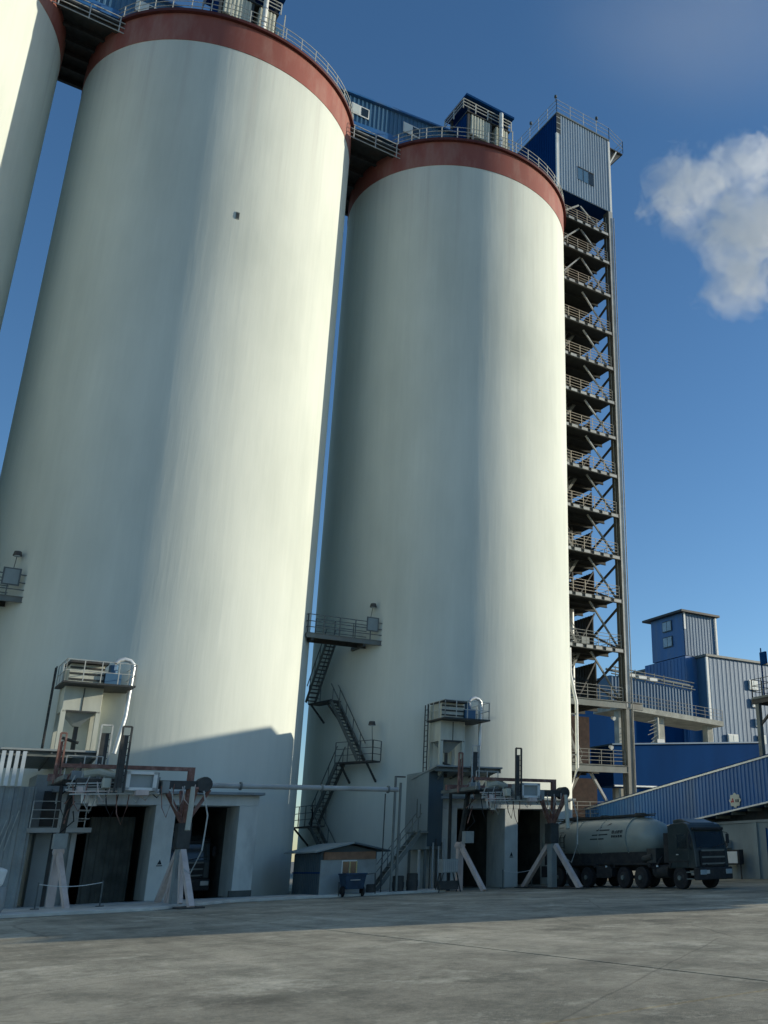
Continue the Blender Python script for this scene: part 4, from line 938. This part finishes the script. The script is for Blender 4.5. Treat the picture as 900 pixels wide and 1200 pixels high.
    q = MB()
    for k in range(3): q.tube([(xa + .1, -20.8 + k * .2, 1.2), (xa + .0, -20.9, 1.0 - .1 * k), (xa + .15, -21.3, 1.5)], .035, 6)
    q.build('air_hose', 'black', t, smooth='auto')
    for y_ in (-18.5, -12.2):
        q = MB(); q.prism([(y_ - .3, .35), (y_ + .3, .35), (y_ + .3, .4), (y_ - .3, .4)], 'x', xa + .05, xa + .35); q.build('mud_step', 'chassis', t)
    for k in range(2):
        q = MB(); q.box(.8, .86, -17.05 - k * 4.1, -16.97 - k * 4.1, 1.02, 1.1); q.build('marker_lamp', 'white', t)
    # cab
    prof = [(-21.95, .95), (-21.95, 2.85), (-22.15, 3.0), (-23.1, 3.06), (-23.4, 2.96), (-23.6, 2.68), (-23.84, 1.75), (-23.9, 1.0), (-23.84, .95)]
    q = MB(); q.prism(prof, 'x', xa, xb); cb = q.build('cab', 'cab', t, bevel=.06)
    q = MB(); q.prism([(-22.1, 2.95), (-22.1, 3.2), (-22.6, 3.24), (-23.3, 3.04), (-23.45, 2.9)], 'x', xa + .25, xb - .25); q.build('roof_deflector', 'cab', cb, bevel=.05)
    def fy(z): return -23.6 - (2.68 - z) * .24
    q = MB(); q.hexa([(xa + .16, fy(1.86) - .03, 1.86), (xb - .16, fy(1.86) - .03, 1.86), (xb - .16, fy(1.86) + .05, 1.86), (xa + .16, fy(1.86) + .05, 1.86)],
                     [(xa + .22, fy(2.6) - .03, 2.6), (xb - .22, fy(2.6) - .03, 2.6), (xb - .22, fy(2.6) + .05, 2.6), (xa + .22, fy(2.6) + .05, 2.6)]); ws = q.build('windscreen', 'dglass', cb)
    q = MB(); q.beam((xa + .3, fy(2.3) - .12, 2.3 - .42), (xa + 1.2, fy(2.3) - .06, 2.05), .03); q.beam((xc + .1, fy(1.9) - .06, 1.88), (xc + 1.0, fy(2.1) - .06, 2.05), .03); q.build('wiper', 'black', ws)
    q = MB(); q.box(xa + .1, xb - .1, -23.75, -23.5, 2.68, 2.8); q.build('sun_visor', 'chassis', cb, bevel=.02)
    q = MB(); q.box(xa - .012, xa + .02, -23.3, -22.6, 1.85, 2.5); q.build('door_window', 'dglass', cb)
    q = MB(); q.box(xa - .01, xa + .02, -23.4, -22.5, 1.0, 1.8); q.build('door', 'cab', cb, bevel=.02)
    q = MB(); q.box(xa - .04, xa - .011, -22.7, -22.55, 1.55, 1.6); q.build('door_handle', 'rail', cb)
    for k in range(5):
        z = 1.10 + k * .15
        q = MB(); q.box(xa + .35, xb - .35, -23.99, -23.90, z, z + .075); q.build('grille_slat', 'steel' if k % 2 == 0 else 'chassis', cb)
    q = MB(); q.box(xa + .28, xb - .28, -23.95, -23.885, 1.02, 1.74); q.build('grille', 'chassis', cb)
    q = MB(); q.box(xa - .02, xb + .02, -24.1, -23.7, .42, .98); bp_ = q.build('bumper', 'chassis', t, bevel=.05)
    q = MB(); q.box(xc - .85, xc - .45, -24.13, -24.105, .7, .86); q.build('number_plate', 'rail', bp_)
    for x in (xa + .05, xb - .45):
        q = MB(); q.box(x, x + .4, -24.14, -24.08, .66, .88); q.build('headlight', 'glass', bp_, bevel=.02)
    for x, s_ in ((xa, -1), (xb, 1)):
        q = MB(); q.tube([(x, -23.5, 2.6), (x + s_ * .2, -23.7, 2.55), (x + s_ * .2, -23.7, 1.95), (x, -23.6, 1.8)], .022, 6); mr = q.build('mirror_arm', 'chassis', cb)
        q = MB(); q.box(x + s_ * .1, x + s_ * .28, -23.75, -23.66, 2.05, 2.5); q.build('mirror', 'chassis', mr, bevel=.03)
    for z in (.45, .75):
        q = MB(); q.box(xa - .02, xa + .3, -23.65, -23.2, z, z + .05); q.build('step', 'steel', cb)
    q = MB(); q.prism([(-23.35, 1.02), (-23.27, 1.22), (-22.2, 1.22), (-22.05, .95), (-21.99, .95), (-21.97, 1.3), (-23.4, 1.3)], 'x', xa - .03, xa + .4); q.build('wheel_arch', 'chassis', cb)
    return t
tr = truck()
clone(tr, -PITCH - .2, 17.0, 0, 'dark truck cab just visible inside the second bay of the middle silo')

# ------------------------------------------------------------------ right side: inclined gallery, wall building, conveyor band
t = thing('inclined_gallery', 'blue corrugated inclined conveyor gallery with pale edge trims, behind the tanker', 'gallery', (15, -15, 0))
gx0, gx1 = 13.5, 16.3
gt = lambda y: 5.12 - .119 * y; gb = lambda y: 2.50 - .113 * y
ya, yb = -44, 1.5
q = MB(); q.hexa([(gx0, ya, gb(ya)), (gx1, ya, gb(ya)), (gx1, yb, gb(yb)), (gx0, yb, gb(yb))], [(gx0, ya, gt(ya)), (gx1, ya, gt(ya)), (gx1, yb, gt(yb)), (gx0, yb, gt(yb))])
q.ribs('x', gx0, ya, yb, 0, 0, .33, -.06, zf=lambda u: (gb(u) + .05, gt(u) - .05)); q.build('wall', 'blue', t)
for nm, f_, d in (('top_trim', gt, .12), ('bottom_trim', gb, .10)):
    q = MB(); q.hexa([(gx0 - .12, ya, f_(ya) - d / 2), (gx0 - .002, ya, f_(ya) - d / 2), (gx0 - .002, yb, f_(yb) - d / 2), (gx0 - .12, yb, f_(yb) - d / 2)], [(gx0 - .12, ya, f_(ya) + d / 2), (gx0 - .002, ya, f_(ya) + d / 2), (gx0 - .002, yb, f_(yb) + d / 2), (gx0 - .12, yb, f_(yb) + d / 2)]); q.build(nm, 'zinc', t)
q = MB(); q.hexa([(gx0 - .15, ya, gt(ya) + .062), (gx1 + .15, ya, gt(ya) + .062), (gx1 + .15, yb, gt(yb) + .062), (gx0 - .15, yb, gt(yb) + .062)], [(gx0 - .15, ya, gt(ya) + .1), (gx1 + .15, ya, gt(ya) + .1), (gx1 + .15, yb, gt(yb) + .1), (gx0 - .15, yb, gt(yb) + .1)]); q.build('roof', 'deep', t)
q = MB(); q.hexa([(14.9, ya, gb(ya) - 1.25), (16.2, ya, gb(ya) - 1.25), (16.2, yb, gb(yb) - .5), (14.9, yb, gb(yb) - .5)], [(14.9, ya, gb(ya) - .01), (16.2, ya, gb(ya) - .01), (16.2, yb, gb(yb) - .01), (14.9, yb, gb(yb) - .01)]); q.build('underside_shade_fill', 'dark', t)  # added dark filler, standing in for shade under the gallery
for k in range(30):
    y = yb - 1 - k * 1.45
    q = MB(); q.beam((gx0 + .15, y, gb(y) - .12), (gx1 - .1, y, gb(y) - .12), .1, .2); q.build('cross_beam', 'steel', t)
for y in (-5, -11, -18, -26, -34):
    q = MB(); q.box(gx0 + .2, gx0 + .5, y - .15, y + .15, 0, gb(y) - .01); q.build('support_leg', 'steel', t)
t = thing('wall_sign', 'small pale scalloped plaque with red marks on the inclined blue gallery', 'sign', (13.4, -14.6, 4.6))
q = MB(); P = [(-14.6 + (.48 + .05 * math.cos(8 * a)) * math.cos(a), 4.72 + (.42 + .05 * math.cos(8 * a)) * math.sin(a)) for a in [2 * math.pi * k / 40 for k in range(40)]]
q.prism(P, 'x', 13.38, 13.42); q.build('plaque', 'cream', t)
q = MB(); q.box(13.365, 13.378, -14.5, -14.25, 4.62, 4.68); q.beam((13.37, -14.3, 4.6), (13.37, -14.42, 4.85), .015, .05); q.beam((13.37, -14.42, 4.85), (13.37, -14.5, 4.6), .015, .05); q.build('red_letter', 'redmark', t)
q = MB()
for k in range(3): q.box(13.365, 13.378, -14.72 - k * .11, -14.66 - k * .11, 4.6, 4.78)
q.build('dark_letters', 'ink', t)
t = thing('low_building', 'pale plastered low building with a blue door, below the inclined gallery', 'building', (17, -20, 0))
q = MB(); q.box(14.35, 16.7, -44, -7.9, 0, 3.35); q.build('wall', 'shaft', t)
q = MB(); q.box(14.25, 16.75, -44.1, -7.8, 3.352, 3.5); q.build('roof_slab', 'greywall', t)
for y in (-8.2, -12.0, -15.3):
    q = MB(); q.box(14.2, 14.349, y - .2, y + .2, 0, 3.34); q.build('pilaster', 'shaft', t)
q = MB(); q.box(14.3, 14.348, -18.1, -16.3, 0, 2.9); q.build('door', 'blue', t)
q = MB(); q.box(14.27, 14.30, -18.2, -18.1, 0, 3.0); q.box(14.27, 14.30, -16.3, -16.2, 0, 3.0); q.build('door_frame', 'deep', t)
# cabinets by that wall
t = thing('notice_cabinet', 'white fronted cabinet with dark legs standing by the low building wall', 'cabinet', (13.7, -13.6, 0))
q = MB(); q.box(13.5, 13.9, -14.5, -12.9, .85, 1.75); q.build('body', 'chassis', t)
q = MB(); q.box(13.46, 13.499, -14.35, -13.05, .95, 1.65); q.build('front_panel', 'white', t)
for y in (-14.4, -13.0):
    q = MB(); q.beam((13.7, y, 0), (13.7, y, .85), .07); q.build('leg', 'dark', t)
t = thing('air_conditioner', 'grey slatted outdoor unit above the white fronted cabinet', 'air conditioner', (14.2, -12.5, 2))
q = MB(); q.box(13.95, 14.34, -13.1, -12.2, 1.85, 2.35); c = q.build('case', 'greywall', t)
for k in range(4):
    q = MB(); q.box(13.93, 13.949, -13.05 + k * .2, -12.93 + k * .2, 1.9, 2.3); q.build('slat', 'dark', c)

t = thing('flat_gallery', 'long flat deep blue gallery with pale base line, right of the stair tower', 'gallery', (26, 4, 8.5))
q = MB(); q.hexa([(17.8, 3.2, 6.95), (36, 3.2, 6.95), (36, 6.2, 6.95), (17.8, 6.2, 6.95)], [(17.8, 3.2, 10.15), (36, 3.2, 11.2), (36, 6.2, 11.2), (17.8, 6.2, 10.15)]); q.build('wall', 'deep', t)
q = MB(); q.box(17.8, 36, 3.1, 3.199, 6.86, 6.98); q.build('base_trim', 'zinc', t)
q = MB(); q.hexa([(17.6, 3.0, 10.16), (36, 3.0, 11.21), (36, 6.3, 11.21), (17.6, 6.3, 10.16)], [(17.6, 3.0, 10.28), (36, 3.0, 11.33), (36, 6.3, 11.33), (17.6, 6.3, 10.28)]); q.build('roof_edge', 'grey_blue', t)
for x in (19, 27, 35):
    q = MB(); q.box(x, x + .4, 4.5, 4.9, 0, 6.85); q.build('support_leg', 'concrete', t)

t = thing('pipe_bridge', 'concrete ledge carrying a blue corrugated conveyor housing and pipes, behind the flat gallery', 'bridge', (30, 11, 15))
x0, x1 = 24.2, 37.9; zd = lambda x: 14.95 - .062 * (x - 25)
def sl(q, xa_, xb_, ya_, yb_, lo, hi):
    q.hexa([(xa_, ya_, zd(xa_) + lo), (xb_, ya_, zd(xb_) + lo), (xb_, yb_, zd(xb_) + lo), (xa_, yb_, zd(xa_) + lo)], [(xa_, ya_, zd(xa_) + hi), (xb_, ya_, zd(xb_) + hi), (xb_, yb_, zd(xb_) + hi), (xa_, yb_, zd(xa_) + hi)])
q = MB(); sl(q, x0, x1, 9.9, 14, -.5, 0); q.build('deck', 'concrete', t)
q = MB(); sl(q, x0, 34.9, 11.2, 14, 0.003, 2.85); q.ribs('y', 11.2, x0, 34.9, 0, 0, .42, -.06, zf=lambda u: (zd(u) + .02, zd(u) + 2.8)); q.build('housing', 'grey_blue', t)
q = MB()
for k, (yy, zz, r) in enumerate(((11.0, 3.0, .06), (11.3, 3.35, .09), (11.1, 3.7, .06), (11.8, 3.55, .12))):
    q.tube([(x0, yy, zd(x0) + zz), (35.2, yy, zd(35.2) + zz)], r, 8)
q.build('pipe_run', 'steel', t)
for k in range(9):
    x = x0 + .6 + k * 1.25
    q = MB(); q.beam((x, 11.1, zd(x) + 2.8), (x, 11.1, zd(x) + 3.85 - (0.5 if k > 5 else 0)), .07); q.build('pipe_stand', 'steel', t)
for x in (26.2, 27.7, 29.1):
    q = MB(); q.box(x, x + 1.0, 11.0, 11.5, zd(x) + 3.05, zd(x) + 3.32); q.build('white_fitting', 'white', t)
q = MB(); railing(q, [(x0, 10.0, zd(x0)), (x1, 10.0, zd(x1))], h=1.1, step=1.25, r=.022); q.build('railing', 'rail_dark', t)
for x in (24.6, 29.6, 36.2):
    q = MB(); q.box(x, x + .75, 10.6, 11.3, 0, zd(x) - .45); q.build('column', 'concrete', t)
t = thing('pump_skid', 'pale pipe fittings and valve cluster standing under the concrete ledge', 'pump', (29, 10, 10.4))
q = MB(); q.tube([(28.6, 9.8, 8.5), (28.6, 9.8, 13.9)], .28, 12); q.build('riser', 'concrete', t, smooth='auto')
q = MB()
for k in range(7): q.beam((27.3 + .2 * (k % 3), 9.6, 11.0 + k * .4), (28.5, 9.6, 11.6 + k * .35), .06)
q.build('lattice', 'steel', t)
for x in (28.4, 31.6):
    q = MB(); q.box(x, x + .9, 9.5, 10.2, 10.9, 11.9 - (x - 28) * .08); q.build('housing', 'white' if x < 30 else 'column', t)
t = thing('rear_shed', 'dark blue shed wall coloured as if shaded, under the concrete ledge', 'shed', (45, 24, 0))
q = MB(); q.box(30, 53.9, 33, 45, 0, 19.2); q.build('wall', 'deep', t)  # the wall's shade is put into this deep blue
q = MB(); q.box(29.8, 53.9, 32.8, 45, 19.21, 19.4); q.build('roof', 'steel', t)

t = thing('blue_block', 'large blue corrugated building with white windows and a square head house', 'building', (75, 45, 0))
q = MB(); q.box(56, 110, 30, 72, 0, 26.3); q.ribs('y', 30, 56.2, 110, 0, 26.2, .8, -.035); b_ = q.build('front_wall', 'grey_blue', t)
q = MB(); q.box(54.0, 55.99, 31.9, 40.3, 0, 26.5); q.ribs('x', 54.0, 31.9, 40.3, 0, 26.4, .7, -.08); q.build('side_wall', 'blue', t)
q = MB(); q.box(55.7, 110.3, 29.7, 72, 26.31, 26.6); q.build('roof', 'steel', t)
q = MB(); q.box(55.75, 56.15, 29.78, 29.999, 0, 26.2); q.build('corner_trim', 'white', t)
q = MB(); q.box(54.2, 60.1, 32, 38.6, 26.61, 32.5); q.ribs('y', 32, 54.5, 60.1, 26.7, 32.5, .6, -.04); hh_ = q.build('head_house', 'grey_blue', t)
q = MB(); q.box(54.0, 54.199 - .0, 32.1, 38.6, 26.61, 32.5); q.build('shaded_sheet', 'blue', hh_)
q = MB(); q.box(53.3, 60.6, 31.4, 39.7, 32.51, 32.8); q.build('roof', 'dark', hh_)
for x in (54.15, 60.1):
    q = MB(); q.box(x - .15, x + .15, 31.78, 31.88, 26.7 if x > 60 else 30.2, 32.5); q.build('corner_trim', 'white', hh_)
for z in (28.2, 30.4):
    q = MB(); q.box(53.86, 53.9, 34.2, 36.1, z, z + 1.5); w = q.build('window', 'teal', hh_)
    for k in (0, 1):
        q = MB(); q.box(53.82, 53.859, 34.3 + k * .9, 35.1 + k * .9, z + .12, z + 1.38); q.build('pane', 'glass', w)
def bwin(px0, px1, zt, zb):
    q = MB(); q.box(px0, px1, 29.7, 29.86, zb, zt); w = q.build('window', 'white', t)
    mid = (px0 + px1) / 2
    for a, b in ((px0 + .1, mid - .06), (mid + .06, px1 - .1)):
        q = MB(); q.box(a, b, 29.66, 29.699, zb + .12, zt - .12); q.build('pane', 'pale_glass', w)
for (a, b, zt_, zb_) in ((63.7, 65.4, 23.8, 22.5), (64.0, 65.5, 21.3, 20.1), (64.4, 65.8, 18.6, 17.5), (64.7, 66.1, 16.4, 15.2), (58.8, 60.7, 16.2, 14.9)):
    bwin(a, b, zt_, zb_)

t = thing('access_platform', 'dark steel access platform on one post at the right photo edge', 'platform', (15.2, -17.5, 7.2))
q = MB(); q.box(14.0, 16.0, -20.5, -16.2, 10.95, 11.1); q.build('deck', 'steel', t)
q = MB(); q.ibeam((14.0, -16.3, 10.8), (16, -16.3, 10.8), .15, .3, .03); q.ibeam((14.0, -20.4, 10.8), (14.0, -16.2, 10.8), .15, .3, .03); q.build('edge_beam', 'dark', t)
q = MB(); q.beam((14.15, -16.6, gt(-16.6) + .1), (14.15, -16.6, 10.7), .28); q.build('post', 'steel', t)
q = MB(); q.beam((14.15, -16.7, 9.3), (14.15, -18.6, 10.7), .14); q.build('knee_brace', 'dark', t)
q = MB(); railing(q, [(16, -16.25, 11.1), (14.05, -16.25, 11.1), (14.05, -20.4, 11.1)], h=1.15, step=.9, r=.022); q.build('railing', 'rail_dark', t)
q = MB(); q.beam((14.1, -17.25, 11.1), (14.1, -17.25, 14.2), .06); q.box(14.0, 14.15, -17.7, -17.2, 13.1, 13.9); q.build('mast', 'deep', t)

# ------------------------------------------------------------------ added off-frame block to the east, shaped to throw the yard's shade
t = thing('shade_caster', 'added unseen block beyond the right edge, shaped to shade the yard', 'building', (20.8, -30, 0))
q = MB(); q.box(16.8, 24.8, -42.6, -17.5, 0, 16.2); q.ribs('x', 16.8, -42.6, -17.5, 8, 16.4, .6, -.08); q.build('walls', 'grey_blue', t)
q = MB(); q.box(16.6, 25, -42.8, -17.4, 16.21, 16.4); q.build('roof', 'steel', t)

# ------------------------------------------------------------------ steam plume
def plume():
    c = Vector(CAM_POS)
    def at(px, py, D):
        d = ((px - 690.236) / 1083.436) * cam_r - ((py - 602.268) / 1083.436) * cam_u + cam_f
        return c + d * D
    ctr = at(880, 268, 230)
    me = bpy.data.meshes.new('steam_plume')
    sx, sy, sz = 30, 26, 34
    vs = [(x * sx, y * sy, z * sz) for x in (-1, 1) for y in (-1, 1) for z in (-1, 1)]
    me.from_pydata(vs, [], [(0, 1, 3, 2), (4, 6, 7, 5), (0, 4, 5, 1), (2, 3, 7, 6), (0, 2, 6, 4), (1, 5, 7, 3)])
    o = bpy.data.objects.new('steam_plume', me); COL.objects.link(o); o.location = ctr
    o.rotation_euler = (0, 0, math.atan2(cam_r.y, cam_r.x))
    o['kind'] = 'stuff'; o['label'] = 'white steam plume drifting in the blue sky at right'; o['category'] = 'steam'
    mt = bpy.data.materials.new('steam'); mt.use_nodes = True; n = mt.node_tree.nodes; l = mt.node_tree.links; n.clear()
    ou = n.new('ShaderNodeOutputMaterial'); v = n.new('ShaderNodeVolumePrincipled'); v.inputs['Color'].default_value = (1, 1, 1, 1); v.inputs['Anisotropy'].default_value = .0
    tc = n.new('ShaderNodeTexCoord'); tot = None
    blobs = [((-14, 0, 12), (13, 11, 9)), ((-2, 0, 16), (8, 9, 9)), ((4, 2, 3), (16, 11, 12)), ((-6, -2, 2), (12, 9, 9)), ((16, 0, -8), (14, 11, 11)), ((8, 1, -19), (6, 6, 8)), ((22, 0, 8), (14, 11, 16)), ((24, 0, -6), (12, 11, 16)), ((-4, 2, -14), (10, 8, 8)), ((2, 0, 20), (9, 8, 8)), ((-2, 0, -8), (12, 8, 8))]
    for p, s_ in blobs:
        mp = n.new('ShaderNodeMapping'); mp.vector_type = 'TEXTURE'; mp.inputs['Location'].default_value = p; mp.inputs['Scale'].default_value = s_
        l.new(tc.outputs['Object'], mp.inputs[0])
        ln = n.new('ShaderNodeVectorMath'); ln.operation = 'LENGTH'; l.new(mp.outputs[0], ln.inputs[0])
        sb = n.new('ShaderNodeMath'); sb.operation = 'SUBTRACT'; sb.inputs[0].default_value = 1.0; l.new(ln.outputs['Value'], sb.inputs[1])
        if tot is None: tot = sb.outputs[0]
        else:
            mx = n.new('ShaderNodeMath'); mx.operation = 'SMOOTH_MAX'; mx.inputs[2].default_value = .3; l.new(tot, mx.inputs[0]); l.new(sb.outputs[0], mx.inputs[1]); tot = mx.outputs[0]
    no = n.new('ShaderNodeTexNoise'); no.inputs['Scale'].default_value = .10; no.inputs['Detail'].default_value = 9; no.inputs['Roughness'].default_value = .66; no.inputs['Distortion'].default_value = .5
    l.new(tc.outputs['Object'], no.inputs[0])
    m1 = n.new('ShaderNodeMath'); m1.operation = 'MULTIPLY_ADD'; m1.inputs[1].default_value = 3.5; m1.inputs[2].default_value = -1.86; l.new(no.outputs[0], m1.inputs[0])
    ad = n.new('ShaderNodeMath'); ad.operation = 'ADD'; l.new(tot, ad.inputs[0]); l.new(m1.outputs[0], ad.inputs[1])
    m2 = n.new('ShaderNodeMath'); m2.operation = 'MULTIPLY'; m2.inputs[1].default_value = .42; m2.use_clamp = False; l.new(ad.outputs[0], m2.inputs[0])
    m3 = n.new('ShaderNodeMath'); m3.operation = 'MAXIMUM'; m3.inputs[1].default_value = 0; l.new(m2.outputs[0], m3.inputs[0])
    m4 = n.new('ShaderNodeMath'); m4.operation = 'MINIMUM'; m4.inputs[1].default_value = .13; l.new(m3.outputs[0], m4.inputs[0])
    l.new(m4.outputs[0], v.inputs['Density']); l.new(v.outputs[0], ou.inputs['Volume'])
    me.materials.append(mt)
plume()
def wisp():
    c = Vector(CAM_POS); d = ((850 - 690.236) / 1083.436) * cam_r - ((10 - 602.268) / 1083.436) * cam_u + cam_f
    me = bpy.data.meshes.new('thin_steam'); n_ = 10
    vs = []; fs = []
    import bmesh
    bm = bmesh.new(); bmesh.ops.create_icosphere(bm, subdivisions=3, radius=1.0)
    for v in bm.verts: v.co = Vector((v.co.x * 62, v.co.y * 22, v.co.z * 42))
    bm.to_mesh(me); bm.free()
    o = bpy.data.objects.new('thin_steam', me); COL.objects.link(o); o.location = c + d * 250
    o.rotation_euler = (0, 0, math.atan2(cam_r.y, cam_r.x))
    o['kind'] = 'stuff'; o['label'] = 'faint thin steam veil high in the sky above the white plume'; o['category'] = 'steam'
    mt = bpy.data.materials.new('thin_steam'); mt.use_nodes = True; n = mt.node_tree.nodes; l = mt.node_tree.links; n.clear()
    ou = n.new('ShaderNodeOutputMaterial'); v = n.new('ShaderNodeVolumePrincipled'); v.inputs['Color'].default_value = (1, 1, 1, 1)
    tc = n.new('ShaderNodeTexCoord')
    mp = n.new('ShaderNodeMapping'); mp.vector_type = 'TEXTURE'; mp.inputs['Scale'].default_value = (62, 22, 42); l.new(tc.outputs['Object'], mp.inputs[0])
    ln = n.new('ShaderNodeVectorMath'); ln.operation = 'LENGTH'; l.new(mp.outputs[0], ln.inputs[0])
    no = n.new('ShaderNodeTexNoise'); no.inputs['Scale'].default_value = .03; no.inputs['Detail'].default_value = 5; l.new(tc.outputs['Object'], no.inputs[0])
    a = n.new('ShaderNodeMapRange'); a.interpolation_type = 'SMOOTHSTEP'; a.inputs[1].default_value = 1.0; a.inputs[2].default_value = .2; a.inputs[3].default_value = 0; a.inputs[4].default_value = .009; l.new(ln.outputs['Value'], a.inputs[0])
    b = n.new('ShaderNodeMath'); b.operation = 'MULTIPLY'; l.new(a.outputs[0], b.inputs[0]); l.new(no.outputs[0], b.inputs[1])
    l.new(b.outputs[0], v.inputs['Density']); l.new(v.outputs[0], ou.inputs['Volume']); me.materials.append(mt)
wisp()
